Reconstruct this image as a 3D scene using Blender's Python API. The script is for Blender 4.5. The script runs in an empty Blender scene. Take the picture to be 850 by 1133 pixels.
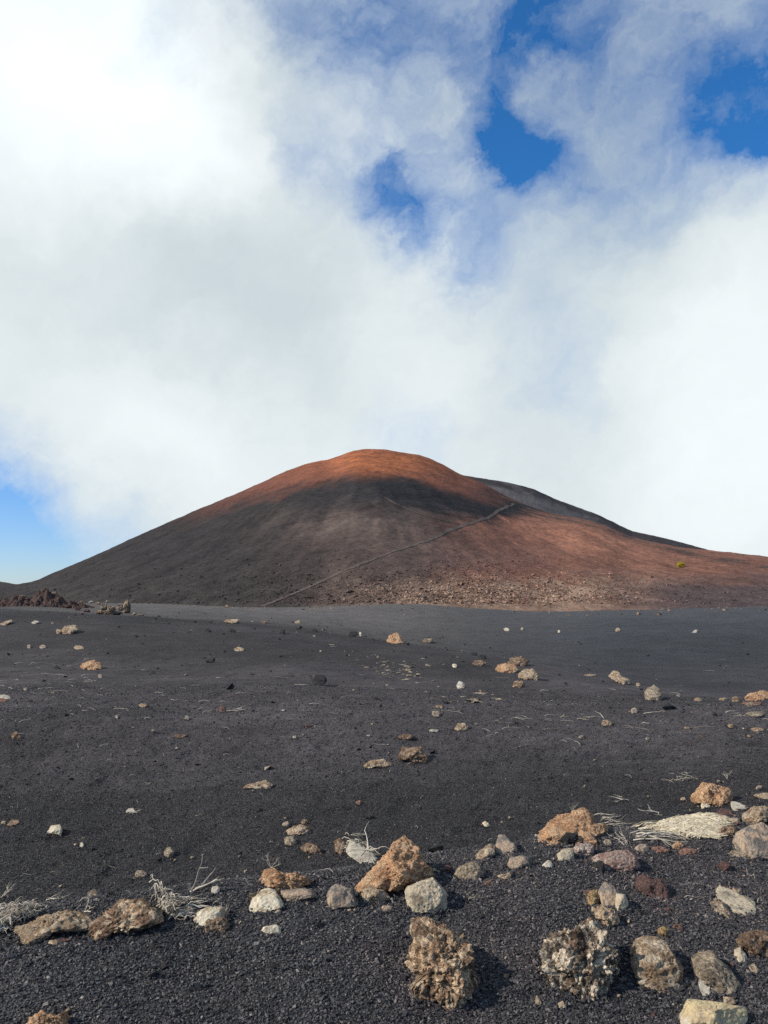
import bpy, bmesh, math, random
import numpy as np
from mathutils import Vector

rng = np.random.default_rng(11)
random.seed(5)
scene = bpy.context.scene
COL = scene.collection

# ------------------------------------------------------------------ camera
F = 856.0                       # focal length in photo pixels (photo 850 x 1133)
PITCH = math.radians(5.57)
CAMZ = 1.6
cd = bpy.data.cameras.new('camera')
cam = bpy.data.objects.new('camera', cd); COL.objects.link(cam)
cam.location = (0, 0, CAMZ)
cam.rotation_euler = (math.pi/2 + PITCH, 0, 0)
cd.sensor_fit = 'HORIZONTAL'
cd.angle = 2*math.atan(425/F)
cd.clip_start = 0.05; cd.clip_end = 30000
scene.camera = cam
FWD = np.array([0, math.cos(PITCH), math.sin(PITCH)])
UPV = np.array([0, -math.sin(PITCH), math.cos(PITCH)])
RGT = np.array([1.0, 0, 0])
ORG = np.array([0, 0, CAMZ])

def ray(px, py):
    px = np.asarray(px, float); py = np.asarray(py, float)
    u = (px-425)/F; v = (566.5-py)/F
    return u[..., None]*RGT + v[..., None]*UPV + FWD

def project(x, y, z):
    f = y*FWD[1] + (z-CAMZ)*FWD[2]
    f = np.where(f > 1e-3, f, 1e-3)
    return 425+F*x/f, 566.5-F*(y*UPV[1]+(z-CAMZ)*UPV[2])/f

# direction, radius (photo pixels), weight: gaps, bright billows and grey bellies of the cloud deck
HOLES = [(600, 45, 85, .32), (610, 108, 55, -.45), (500, 110, 50, -.3), (640, 10, 90, .25), (582, 152, 84, .72), (560, 190, 50, .2), (442, 238, 78, .80), (352, 190, 70, .32), (520, 60, 80, .18), (830, 112, 85, .42), (625, 400, 100, .20), (520, 280, 85, .20),
         (-20, 620, 140, .6), (-170, 610, 230, .8), (70, 640, 130, .5), (440, 478, 90, .26), (190, 40, 90, .2)]
THIN = [(600, -40, 280, .62), (420, -20, 170, .55), (320, -40, 130, .45), (760, 0, 260, .42), (900, -20, 240, .5), (600, 150, 210, .34), (440, 210, 170, .24), (700, 120, 190, .20), (820, 110, 150, .15),
        (570, 330, 190, .12), (30, 600, 190, .45), (-60, 600, 200, .3)]
BRIGHT = [(30, 60, 260, .30), (150, 150, 190, .16), (250, 150, 140, .12), (120, 420, 180, .08), (250, 470, 190, .12), (850, 500, 260, .20), (800, 340, 150, .06), (400, 120, 110, .06), (420, 420, 150, .05)]
SHADE = [(120, 265, 190, .11), (290, 330, 200, .12), (330, 400, 130, .05), (620, 250, 230, .08), (680, 130, 220, .12), (760, 20, 260, .12), (330, 60, 130, .12), (500, 40, 200, .12), (60, 540, 160, .06), (600, 450, 170, .05)]

# ------------------------------------------------------------------ noise
def _hash(ix, iy, iz, seed):
    h = (ix.astype(np.int64)*374761393 + iy.astype(np.int64)*668265263 + iz.astype(np.int64)*2147483647 + seed*1274126177) & 0xffffffff
    h = ((h ^ (h >> 13))*1274126177) & 0xffffffff
    h = ((h ^ (h >> 16))*2246822519) & 0xffffffff
    return (h ^ (h >> 15)) & 0xffffffff

def noise3(p, seed=0):
    """value/gradient noise, p (...,3) -> about -1..1"""
    i = np.floor(p); f = p-i; i = i.astype(np.int64)
    w = f*f*f*(f*(f*6-15)+10)
    out = 0
    for dx in (0, 1):
        for dy in (0, 1):
            for dz in (0, 1):
                h = _hash(i[..., 0]+dx, i[..., 1]+dy, i[..., 2]+dz, seed)
                gx = ((h & 1023)/511.5-1); gy = (((h >> 10) & 1023)/511.5-1); gz = (((h >> 20) & 1023)/511.5-1)
                d = gx*(f[..., 0]-dx)+gy*(f[..., 1]-dy)+gz*(f[..., 2]-dz)
                out = out + d*(w[..., 0] if dx else 1-w[..., 0])*(w[..., 1] if dy else 1-w[..., 1])*(w[..., 2] if dz else 1-w[..., 2])
    return out*1.4

def fbm(p, octaves=4, seed=0, gain=.5, lac=2.03, mode=None):
    s = 0; a = 1.0; q = p
    for o in range(octaves):
        n = noise3(q, seed+o*17)
        if mode == 'billow': n = np.abs(n)*2-.5
        if mode == 'ridge': n = .5-np.abs(n)*2
        s = s+a*n; a *= gain; q = q*lac+3.1
    return s

def worley(p, seed=0):
    i = np.floor(p).astype(np.int64); best = np.full(p.shape[:-1], 9.0); sec = best.copy()
    for dx in (-1, 0, 1):
        for dy in (-1, 0, 1):
            for dz in (-1, 0, 1):
                c = i+np.array([dx, dy, dz])
                h = _hash(c[..., 0], c[..., 1], c[..., 2], seed)
                q = np.stack([(h & 1023)/1023., ((h >> 10) & 1023)/1023., ((h >> 20) & 1023)/1023.], -1)+c
                d = np.sqrt(((q-p)**2).sum(-1))
                sec = np.minimum(sec, np.maximum(d, best)); best = np.minimum(best, d)
    return best, sec

def N2(x, y, s, octaves=4, seed=0, **k):
    return fbm(np.stack([x/s, y/s, np.full_like(x, .37)], -1), octaves, seed, **k)

def smooth(a, b, x):
    t = np.clip((x-a)/(b-a), 0, 1); return t*t*(3-2*t)

def pchip(xk, yk, x):
    xk = np.asarray(xk, float); yk = np.asarray(yk, float)
    h = np.diff(xk); d = np.diff(yk)/h
    m = np.zeros_like(yk); m[0] = d[0]; m[-1] = d[-1]
    for i in range(1, len(xk)-1):
        if d[i-1]*d[i] > 0:
            w1 = 2*h[i]+h[i-1]; w2 = h[i]+2*h[i-1]
            m[i] = (w1+w2)/(w1/d[i-1]+w2/d[i])
    x = np.clip(x, xk[0], xk[-1])
    i = np.clip(np.searchsorted(xk, x)-1, 0, len(h)-1)
    t = (x-xk[i])/h[i]
    return ((1+2*t)*(1-t)**2*yk[i]+t*(1-t)**2*h[i]*m[i]+t*t*(3-2*t)*yk[i+1]+t*t*(t-1)*h[i]*m[i+1])

# ------------------------------------------------------------------ terrain
PXC = [-260, 0, 150, 300, 437, 600, 700, 850, 1120]
# per column: distance of berm crest, hump crest distance/height, valley distance/height, far crest height
YBERM = [3.55, 3.7, 3.85, 4.0, 4.3, 4.65, 4.95, 5.3, 5.6]
ZBERM = [.10, .11, .14, .15, .16, .16, .14, .11, .09]
ZHOL = [-.62, -.62, -.60, -.56, -.52, -.46, -.40, -.30, -.25]
YB = [32, 32, 32, 31, 29, 22, 19, 16, 15]
ZB = [1.0, .71, .45, .12, -.45, -.62, -.72, -.72, -.8]
YV = [46, 46, 46, 46, 46, 40, 34, 30, 30]
ZV = [.5, .2, -.1, -.5, -1.5, -2.3, -2.5, -2.7, -3.0]
PYC = [666, 668, 667.5, 672.5, 668, 677, 675, 671, 667]
def zat(Y, py): return CAMZ+Y*np.tan(PITCH+np.arctan((566.5-np.asarray(py, float))/F))
ZC = zat(112, PYC)
ncol, nrow = 360, 640
PXD = np.linspace(PXC[0], PXC[-1], ncol)
LY = np.linspace(math.log(.4), math.log(9000), nrow)
cols = [pchip(PXC, v, PXD) for v in (YBERM, ZBERM, ZHOL, YB, ZB, YV, ZV, ZC)]
TAB = np.zeros((ncol, nrow))
for c in range(ncol):
    yb, zb, zh, yB, zB, yv, zv, zc = [v[c] for v in cols]
    ks = [(.4, 0), (2.6, 0.0), (yb, zb), (yb+.95, zb*.28+zh*.72), (yb+2.0, zh), (8.3, zh+.04), (11.3, zh*.35-.02), (11.3+(yB-11.3)*.35, zh*.35+zB*.15-.10), (yB, zB),
          (yv, zv), (112, zc), (150, zc-2.0), (230, -7), (9000, -7)]
    TAB[c] = pchip([math.log(k[0]) for k in ks], [k[1] for k in ks], LY)
def blur(T, ax, n):
    k = np.hanning(2*n+3)[1:-1]; k /= k.sum()
    return np.apply_along_axis(lambda r: np.convolve(np.pad(r, n, mode='edge'), k, 'valid'), ax, T)
TAB = blur(blur(TAB, 1, 4), 0, 12)

def H(x, y, detail=True):
    x = np.asarray(x, float); y = np.asarray(y, float)
    th = np.arctan2(x, y); r = np.hypot(x, y)
    tc = np.clip(th, -.66, .66)
    px = 425+860*np.tan(tc); Y = np.maximum(r*np.cos(tc), .4)
    a = (px-PXD[0])/(PXD[1]-PXD[0]); b = (np.log(Y)-LY[0])/(LY[1]-LY[0])
    a = np.clip(a, 0, ncol-1.001); b = np.clip(b, 0, nrow-1.001)
    i = a.astype(int); j = b.astype(int); a -= i; b -= j
    z = TAB[i, j]*(1-a)*(1-b)+TAB[i+1, j]*a*(1-b)+TAB[i, j+1]*(1-a)*b+TAB[i+1, j+1]*a*b
    back = smooth(1.3, 2.2, np.abs(th))
    z = z*(1-back)
    if detail:
        w = smooth(5, 14, r)*(1-smooth(60, 110, r)*.6)
        z = z+w*(.022*N2(x, y, 1.2, 3, 6)+.06*N2(x, y, 3.4, 2, 5)+.16*N2(x, y, 9, 2, 9)*smooth(10, 22, r))
        z = z+.40*N2(x, y, 19, 2, 12)*smooth(38, 60, r)*(1-smooth(95, 115, r))
        wn = 1-smooth(9, 22, r)
        z = z+wn*(.022*N2(x, y, .9, 2, 21)+.010*N2(x, y, .22, 3, 33))
        # shallow dimples, as of old footprints
        z = z-smooth(.15, .5, N2(x, y, .33, 1, 77))*.022*smooth(4.8, 6.5, r)*(1-smooth(14, 30, r))
        z = z+.006*N2(x, y, .12, 2, 41)*(1-smooth(8, 16, r))
    return z

GTH = np.linspace(-.572, .572, 820); GR = np.exp(np.linspace(math.log(2.2), math.log(150), 1020))
_T, _R = np.meshgrid(GTH, GR, indexing='ij')
GZ = H(_R*np.sin(_T), _R*np.cos(_T))
_dt = GTH[1]-GTH[0]; _dr = math.log(GR[1]/GR[0]); _l0 = math.log(GR[0])
def Hq(x, y):
    '''height read back from the ground sheet itself'''
    x = np.asarray(x, float); y = np.asarray(y, float)
    a = np.clip((np.arctan2(x, y)-GTH[0])/_dt, 0, len(GTH)-1.001); b = np.clip((np.log(np.hypot(x, y)+1e-9)-_l0)/_dr, 0, len(GR)-1.001)
    i = a.astype(int); j = b.astype(int); a = a-i; b = b-j
    return GZ[i, j]*(1-a)*(1-b)+GZ[i+1, j]*a*(1-b)+GZ[i, j+1]*(1-a)*b+GZ[i+1, j+1]*a*b

def march(fn, px, py, t0=1.5, t1=250, n=900, start=None):
    d = ray(px, py); d = np.atleast_2d(d)
    ts = np.exp(np.linspace(math.log(t0), math.log(t1), n))
    P = ORG+d[:, None, :]*ts[None, :, None]
    g = P[..., 2]-fn(P[..., 0], P[..., 1])
    hit = g < 0
    k = np.argmax(hit, 1); ok = hit.any(1); k = np.clip(k, 1, n-1)
    r = np.arange(len(k))
    g0 = g[r, k-1]; g1 = g[r, k]
    t = ts[k-1]+(ts[k]-ts[k-1])*g0/(g0-g1+1e-12)
    return ORG+d*t[:, None], t, ok

# ------------------------------------------------------------------ mesh helpers
def mesh_from(name, V, faces_flat, nper, mat, smooth_shade=True, parent=None, cols=None, loc=None):
    """faces_flat: (n, nper) int array"""
    me = bpy.data.meshes.new(name)
    V = np.asarray(V, np.float32)
    if loc is not None: V = V-np.asarray(loc, np.float32)
    fa = np.asarray(faces_flat, np.int32)
    me.vertices.add(len(V)); me.vertices.foreach_set('co', V.ravel())
    me.loops.add(fa.size); me.loops.foreach_set('vertex_index', fa.ravel())
    me.polygons.add(len(fa)); me.polygons.foreach_set('loop_start', np.arange(0, fa.size, nper, dtype=np.int32))
    me.polygons.foreach_set('use_smooth', np.full(len(fa), smooth_shade))
    me.update(calc_edges=True); me.validate()
    if cols is not None:
        at = me.color_attributes.new('Col', 'FLOAT_COLOR', 'POINT')
        c4 = np.ones((len(V), 4), np.float32); c4[:, :3] = cols
        at.data.foreach_set('color', c4.ravel())
    if mat: me.materials.append(mat)
    o = bpy.data.objects.new(name, me); COL.objects.link(o)
    if loc is not None: o.location = loc
    if parent: o.parent = parent
    return o

def tag(o, label=None, cat=None, group=None, kind=None):
    if label: o['label'] = label
    if cat: o['category'] = cat
    if group: o['group'] = group
    if kind: o['kind'] = kind
    return o

def gridfaces(nx, ny, wrap=False):
    i, j = np.meshgrid(np.arange(nx if wrap else nx-1), np.arange(ny-1), indexing='ij')
    i2 = (i+1) % nx
    return np.stack([i*ny+j, i2*ny+j, i2*ny+j+1, i*ny+j+1], -1).reshape(-1, 4)

# ------------------------------------------------------------------ node helpers
class NT:
    def __init__(s, mat):
        s.nt = mat.node_tree; s.nt.nodes.clear()
    def n(s, t, **k):
        nd = s.nt.nodes.new(t)
        for a, b in k.items():
            setattr(nd, a, b)
        return nd
    def l(s, a, b): s.nt.links.new(a, b)
    def put(s, sock, v):
        if isinstance(v, bpy.types.NodeSocket): s.l(v, sock)
        elif v is not None:
            if hasattr(sock.default_value, '__len__') and not hasattr(v, '__len__'): v = (v,)*len(sock.default_value)
            if hasattr(sock.default_value, '__len__') and len(sock.default_value) == 4 and len(v) == 3: v = (*v, 1)
            sock.default_value = v
    def math(s, op, a, b=None, clamp=False):
        m = s.n('ShaderNodeMath', operation=op, use_clamp=clamp); s.put(m.inputs[0], a)
        if b is not None: s.put(m.inputs[1], b)
        return m.outputs[0]
    def vmath(s, op, a, b=None, out=0):
        m = s.n('ShaderNodeVectorMath', operation=op); s.put(m.inputs[0], a)
        if b is not None:
            if op == 'SCALE': s.put(m.inputs['Scale'], b)
            else: s.put(m.inputs[1], b)
        return m.outputs[out]
    def noise(s, vec, scale, detail=4, rough=.55, dist=0, col=False):
        m = s.n('ShaderNodeTexNoise'); s.put(m.inputs['Vector'], vec)
        m.inputs['Scale'].default_value = scale; m.inputs['Detail'].default_value = detail
        m.inputs['Roughness'].default_value = rough; m.inputs['Distortion'].default_value = dist
        return m.outputs['Color' if col else 'Fac']
    def vor(s, vec, scale, feat='F1', out='Distance'):
        m = s.n('ShaderNodeTexVoronoi', feature=feat); s.put(m.inputs['Vector'], vec)
        m.inputs['Scale'].default_value = scale
        return m.outputs[out]
    def rng(s, v, a, b, c=0, d=1, smoothstep=True):
        m = s.n('ShaderNodeMapRange', interpolation_type='SMOOTHSTEP' if smoothstep else 'LINEAR', clamp=True) if not smoothstep else s.n('ShaderNodeMapRange', interpolation_type='SMOOTHSTEP')
        s.put(m.inputs[0], v); s.put(m.inputs[1], a); s.put(m.inputs[2], b); s.put(m.inputs[3], c); s.put(m.inputs[4], d)
        return m.outputs[0]
    def mix(s, f, a, b, blend='MIX'):
        m = s.n('ShaderNodeMix', data_type='RGBA', blend_type=blend)
        s.put(m.inputs[0], f); s.put(m.inputs[6], a); s.put(m.inputs[7], b)
        return m.outputs[2]
    def bump(s, h, strength, dist, normal=None):
        m = s.n('ShaderNodeBump'); s.put(m.inputs['Height'], h)
        m.inputs['Strength'].default_value = strength; m.inputs['Distance'].default_value = dist
        if normal: s.l(normal, m.inputs['Normal'])
        return m.outputs[0]
    def out(s, color, rough=.9, normal=None, spec=.25):
        b = s.n('ShaderNodeBsdfPrincipled'); s.put(b.inputs['Base Color'], color); s.put(b.inputs['Roughness'], rough)
        s.put(b.inputs['Specular IOR Level'], spec)
        if normal: s.l(normal, b.inputs['Normal'])
        o = s.n('ShaderNodeOutputMaterial'); s.l(b.outputs[0], o.inputs[0])

def newmat(name):
    m = bpy.data.materials.new(name); m.use_nodes = True
    return m, NT(m)

# ------------------------------------------------------------------ materials
def mat_cinder():
    m, t = newmat('black_cinder')
    pos = t.n('ShaderNodeNewGeometry').outputs['Position']
    att = t.n('ShaderNodeAttribute', attribute_name='Col').outputs['Color']
    cell = t.vor(pos, 95, out='Color')
    cellv = t.n('ShaderNodeSeparateColor'); t.l(cell, cellv.inputs[0])
    fine = t.rng(cellv.outputs[0], 0, 1, .42, 1.70)
    med = t.rng(t.noise(pos, 9, 5, .7), .3, .7, .82, 1.2)
    big = t.rng(t.noise(pos, .7, 4, .6), .3, .7, .85, 1.18)
    streak = t.rng(t.noise(t.vmath('MULTIPLY', pos, (1.0, 3.0, 1)), 1.6, 5, .65), .35, .7, .85, 1.2)
    v = t.math('MULTIPLY', t.math('MULTIPLY', fine, med), t.math('MULTIPLY', big, streak))
    c = t.mix(1.0, att, v, 'MULTIPLY')
    # occasional pale grains
    pale = t.math('GREATER_THAN', cellv.outputs[1], .975)
    c = t.mix(t.math('MULTIPLY', pale, .55), c, (.16, .145, .13))
    d1 = t.vor(pos, 95); d2 = t.noise(pos, 40, 3, .7)
    n = t.bump(t.math('MULTIPLY', d1, -1), .9, .008)
    n = t.bump(d2, .8, .012, n)
    n = t.bump(t.noise(pos, 3.0, 5, .7), .5, .05, n)
    t.out(c, .85, n, .2)
    return m

def mat_grain():
    m, t = newmat('cinder_grain')
    r = t.n('ShaderNodeNewGeometry').outputs['Random Per Island']
    cr = t.n('ShaderNodeValToRGB'); t.l(r, cr.inputs[0])
    e = cr.color_ramp.elements
    e[0].position = 0; e[0].color = (.010, .010, .011, 1)
    e[1].position = 1; e[1].color = (.20, .18, .16, 1)
    for p, c in ((.45, (.032, .030, .030)), (.78, (.060, .056, .056)), (.92, (.088, .078, .070)), (.985, (.13, .112, .095))):
        x = e.new(p); x.color = (*c, 1)
    att = t.n('ShaderNodeAttribute', attribute_name='Col').outputs['Color']
    t.out(t.mix(1.0, cr.outputs[0], att, 'MULTIPLY'), .62, None, .35)
    return m

def mat_slope():
    m, t = newmat('scoria_slope')
    pos = t.n('ShaderNodeNewGeometry').outputs['Position']
    att = t.n('ShaderNodeAttribute', attribute_name='Col').outputs['Color']
    a = t.rng(t.noise(pos, .55, 5, .75), .3, .7, .72, 1.3)
    b = t.rng(t.noise(t.vmath('MULTIPLY', pos, (1, 1, .5)), .09, 5, .65), .3, .7, .85, 1.18)
    c = t.mix(1.0, att, t.math('MULTIPLY', a, b), 'MULTIPLY')
    n = t.bump(t.noise(pos, 1.1, 5, .75), .55, .5)
    n = t.bump(t.noise(pos, .15, 4, .6), .25, 2.0, n)
    t.out(c, .95, n, .1)
    return m

def mat_scree():
    m, t = newmat('scree_stone')
    r = t.n('ShaderNodeNewGeometry').outputs['Random Per Island']
    att = t.n('ShaderNodeAttribute', attribute_name='Col').outputs['Color']
    c = t.mix(1.0, att, t.rng(r, 0, 1, .6, 1.5), 'MULTIPLY')
    t.out(c, .95, None, .1)
    return m

PRE = {  # main, second, patch colour, patch amount, bump
 'orange': ((.58, .335, .175), (.35, .185, .095), (.64, .43, .25), .42),
 'rust': ((.33, .18, .12), (.19, .10, .07), (.42, .28, .2), .35),
 'tan': ((.48, .345, .215), (.26, .17, .10), (.60, .48, .33), .42),
 'brown': ((.29, .18, .11), (.11, .068, .045), (.46, .32, .20), .42),
 'crusty': ((.36, .235, .145), (.055, .038, .028), (.78, .63, .44), .46),
 'crust2': ((.46, .285, .16), (.12, .072, .046), (.70, .52, .33), .44),
 'ochre':    ((.42, .27, .12), (.22, .13, .06), (.52, .38, .2), .4),
 'grey': ((.25, .215, .175), (.13, .11, .09), (.44, .31, .20), .46),
 'greytan': ((.36, .285, .195), (.17, .125, .085), (.50, .39, .26), .44),
 'lichen': ((.38, .33, .235), (.18, .14, .095), (.50, .40, .27), .52),
 'cream': ((.58, .48, .31), (.30, .21, .125), (.68, .60, .44), .45),
 'creamy':   ((.66, .52, .27), (.42, .31, .18), (.58, .55, .48), .40),
 'pink':     ((.38, .245, .19), (.22, .13, .10), (.55, .44, .34), .45),
 'redbrown': ((.19, .105, .08), (.095, .055, .045), (.30, .19, .14), .35),
 'dark':     ((.055, .05, .047), (.028, .026, .026), (.10, .088, .075), .3),
 'pale': ((.46, .40, .30), (.27, .225, .165), (.56, .49, .38), .45),
 'red': ((.125, .072, .054), (.055, .038, .033), (.19, .13, .095), .35),
 'yellow': ((.30, .215, .13), (.075, .055, .042), (.46, .37, .25), .42),
}
MATS = {}
def mat_rock(kind, size):
    """size bucket sets texture scale (features per metre)"""
    key = (kind, size)
    if key in MATS: return MATS[key]
    a, b, c, amt = PRE[kind]
    m, t = newmat('rock_%s' % kind)
    co = t.n('ShaderNodeTexCoord').outputs['Object']
    s = {'near': 1.0, 'mid': .55, 'far': .3}[size]
    n1 = t.rng(t.noise(co, 9*s, 8, .68, .4), .38, .62)
    col = t.mix(n1, b, a)
    n2 = t.rng(t.noise(t.vmath('ADD', co, (3.1, 7.7, 1.3)), 14*s, 7, .72, .6), 1-amt-.10, 1-amt+.06)
    col = t.mix(t.math('MULTIPLY', n2, .85), col, c)
    # pits: vesicles darkened in colour for the shade inside them
    pit = t.vor(co, 60*s); pitm = t.rng(pit, .12, .3, 1, 0)
    col = t.mix(t.math('MULTIPLY', pitm, .35), col, b)
    spk = t.rng(t.noise(co, 90*s, 3, .8), .35, .7, .85 if kind in ('grey', 'lichen', 'cream', 'pale', 'creamy') else .58, 1.18 if kind in ('grey', 'lichen', 'cream', 'pale', 'creamy') else 1.5)
    col = t.mix(1.0, col, spk, 'MULTIPLY')
    smoothk = kind in ('grey', 'lichen', 'cream', 'pale', 'creamy')
    if smoothk: pass
    if kind in ('crusty', 'crust2', 'tan', 'brown'):
        hi = {'crusty': .85, 'crust2': .6, 'tan': .35, 'brown': .4}[kind]
        cv = t.n('ShaderNodeSeparateColor'); t.l(t.vor(t.vmath('ADD', co, t.vmath('SCALE', t.noise(co, 30*s, 3, .6, 0, col=True), .03)), 42*s, out='Color'), cv.inputs[0])
        col = t.mix(t.math('MULTIPLY', t.rng(cv.outputs[0], .80, .90), hi), col, tuple(min(1, v*1.15) for v in c))
        col = t.mix(t.math('MULTIPLY', t.rng(cv.outputs[1], .42, .30), hi*.85), col, tuple(v*.6 for v in b))
    nn = t.bump(pit, .35 if smoothk else .8, .012/s)
    nn = t.bump(t.noise(co, 55*s, 6, .75), .5 if smoothk else .95, .018/s, nn)
    nn = t.bump(t.noise(co, 170*s, 3, .7), .5, .004/s, nn)
    t.out(col, .92, nn, .15)
    MATS[key] = m
    return m

def mat_twig():
    m, t = newmat('bleached_wood')
    r = t.n('ShaderNodeNewGeometry').outputs['Random Per Island']
    co = t.n('ShaderNodeTexCoord').outputs['Object']
    c = t.mix(r, (.27, .215, .15), (.60, .53, .42))
    c = t.mix(1.0, c, t.rng(t.noise(co, 30, 4, .7), .3, .7, .7, 1.15), 'MULTIPLY')
    t.out(c, .85, None, .2)
    return m

M_CIN = mat_cinder(); M_GRAIN = mat_grain(); M_SLOPE = mat_slope(); M_SCREE = mat_scree(); M_TWIG = mat_twig()

# ------------------------------------------------------------------ ground sheet
def build_ground():
    # fine azimuth columns inside the view, coarse outside; rings grow geometrically
    th_f = GTH
    lo, hi = th_f[0], th_f[-1]
    side1 = np.linspace(-math.pi, lo, 90)[:-1]; side2 = np.linspace(hi, math.pi, 90)[1:-1]
    th = np.concatenate([side1, th_f, side2])
    r = np.concatenate([[.05, .6, 1.2, 1.8], GR, np.exp(np.linspace(math.log(155), math.log(9000), 30))])
    T, R = np.meshgrid(th, r, indexing='ij')
    X = R*np.sin(T); Y = R*np.cos(T)
    # distance measured forward so rings stay level in view
    Z = H(X, Y)
    Z[len(side1):len(side1)+len(GTH), 4:4+len(GR)] = GZ
    px, py = project(X, Y, Z)
    base = np.array([.0415, .0375, .0365])
    c = np.ones(X.shape+(3,))*base
    n = N2(X, Y, 6, 4, 50)
    n2 = N2(X, Y, 1.5, 4, 60)
    fY = R*np.cos(np.clip(T, -.66, .66))
    # greyer, purplish plain between 8 and 25 m
    w = smooth(7, 11, fY)*(1-smooth(30, 45, fY))
    pcol = 425+860*np.tan(np.clip(T, -.66, .66))
    c *= (1+w*(.12+.4*n+.25*n2))[..., None]
    c[..., 0] *= 1+.08*w
    dark = smooth(.52, .72, fY/np.maximum(pchip(PXC, YB, np.clip(pcol, -260, 1120)), 20)+.06*n)*(1-smooth(520, 640, pcol))  # shade on the hump front, painted in as darker ground
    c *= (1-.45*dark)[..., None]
    hol = smooth(4.9, 5.8, fY+.3*n2)*(1-smooth(8, 10.5, fY+n)); c *= (1-.34*hol)[..., None]  # hollow behind the bank shaded through its colour
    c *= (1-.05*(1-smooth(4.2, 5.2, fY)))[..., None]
    # sunlit strip painted as lighter ground behind the hump crest, toward the foot of the cone
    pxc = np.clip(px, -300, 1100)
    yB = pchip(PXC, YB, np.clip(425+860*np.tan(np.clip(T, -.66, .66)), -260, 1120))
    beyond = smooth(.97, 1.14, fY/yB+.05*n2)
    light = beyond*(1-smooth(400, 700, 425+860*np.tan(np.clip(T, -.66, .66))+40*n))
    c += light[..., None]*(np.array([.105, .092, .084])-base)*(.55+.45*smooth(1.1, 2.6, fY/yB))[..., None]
    gr = beyond*smooth(400, 640, 425+860*np.tan(np.clip(T, -.66, .66)))  # shaded valley slope at right, put into the ground colour
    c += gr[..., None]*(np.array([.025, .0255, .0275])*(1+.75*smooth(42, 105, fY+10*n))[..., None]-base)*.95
    c *= (1+.12*n)[..., None]
    f = gridfaces(len(th), len(r), wrap=True)
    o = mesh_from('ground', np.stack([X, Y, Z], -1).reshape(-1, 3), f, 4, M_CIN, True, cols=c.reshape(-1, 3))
    tag(o, 'black cinder ground of fine volcanic gravel rolling away to the cone', kind='structure')
build_ground()

# ------------------------------------------------------------------ cone
ZBASE = -9.0
CX, CY = (415-425)/F*480, 480.0
SILX = [-300, -100, 0, 30, 60, 100, 150, 200, 260, 284, 319, 352, 361, 378, 401, 425, 439, 463, 487, 511, 534, 558, 574, 593, 616, 640, 665, 702, 726, 751, 788, 850, 1000, 1200]
SILY = [655, 652, 650, 646, 633, 616.5, 593, 571, 546, 535.6, 520, 510, 509.5, 503, 497, 497, 500, 503, 512, 525, 534, 547, 555, 562, 569, 573, 579, 594.5, 600, 605.5, 614.5, 625.5, 645, 655]
def cone_raw(x, y):
    dx = x-CX; dy = y-CY; r = np.hypot(dx, dy); ph = np.arctan2(dy, dx)
    R = 238+175*((1+np.cos(ph))/2)**2
    R = R*(1+.04*np.sin(3*ph+1)+.025*np.sin(7*ph))
    u = r/R
    uu = np.sqrt(u*u+.12**2)-.12
    g = np.clip(1-uu, 0, None)
    g = g*(1-.10*smooth(.5, 1, u))+.0
    g = g+.05*np.exp(-((u-1.0)/.22)**2)*0
    h = 104*g
    # ribs / gullies running down slope, broad swells
    h = h+g*(1-g)*7*smooth(.30, .75, u)*(.6*noise3(np.stack([ph*6, u*1.2, u*0+.3], -1), 3)+.5*noise3(np.stack([ph*22, u*2, u*0+.3], -1), 5)+.22*noise3(np.stack([ph*60, u*5, u*0+.3], -1), 6))
    h = h+2.2*fbm(np.stack([x/60, y/60, x*0], -1), 3, 8)*smooth(0, .2, g)
    # a saddle lip on the right shoulder
    return h
_az = np.linspace(-300, 1200, 376); _k = np.ones_like(_az)
_t = (_az-425)/860.0
_Y = np.linspace(180, 760, 360)
XX = _t[:, None]*_Y[None]; YY = np.ones_like(_t)[:, None]*_Y[None]
_raw = cone_raw(XX, YY)
_tar = pchip(SILX, SILY, _az)
for it in range(12):
    zz = ZBASE+_raw*_k[:, None]
    px_, py_ = project(XX, YY, zz)
    m_ = py_.min(1)
    hz = (660-_tar)/np.maximum(660-m_, 4)
    _k = np.clip(_k*np.clip(hz, .8, 1.25), .45, 1.8)
_k = np.convolve(np.pad(_k, 2, mode='edge'), np.ones(5)/5, 'valid')
def HC(x, y):
    t = x/np.maximum(y, 1)
    px = 425+860*t
    return ZBASE+cone_raw(x, y)*np.interp(px, _az, _k)+.35*fbm(np.stack([x/7, y/7, x*0], -1), 3, 15)+.12*fbm(np.stack([x/1.6, y/1.6, x*0], -1), 2, 19)

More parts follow.
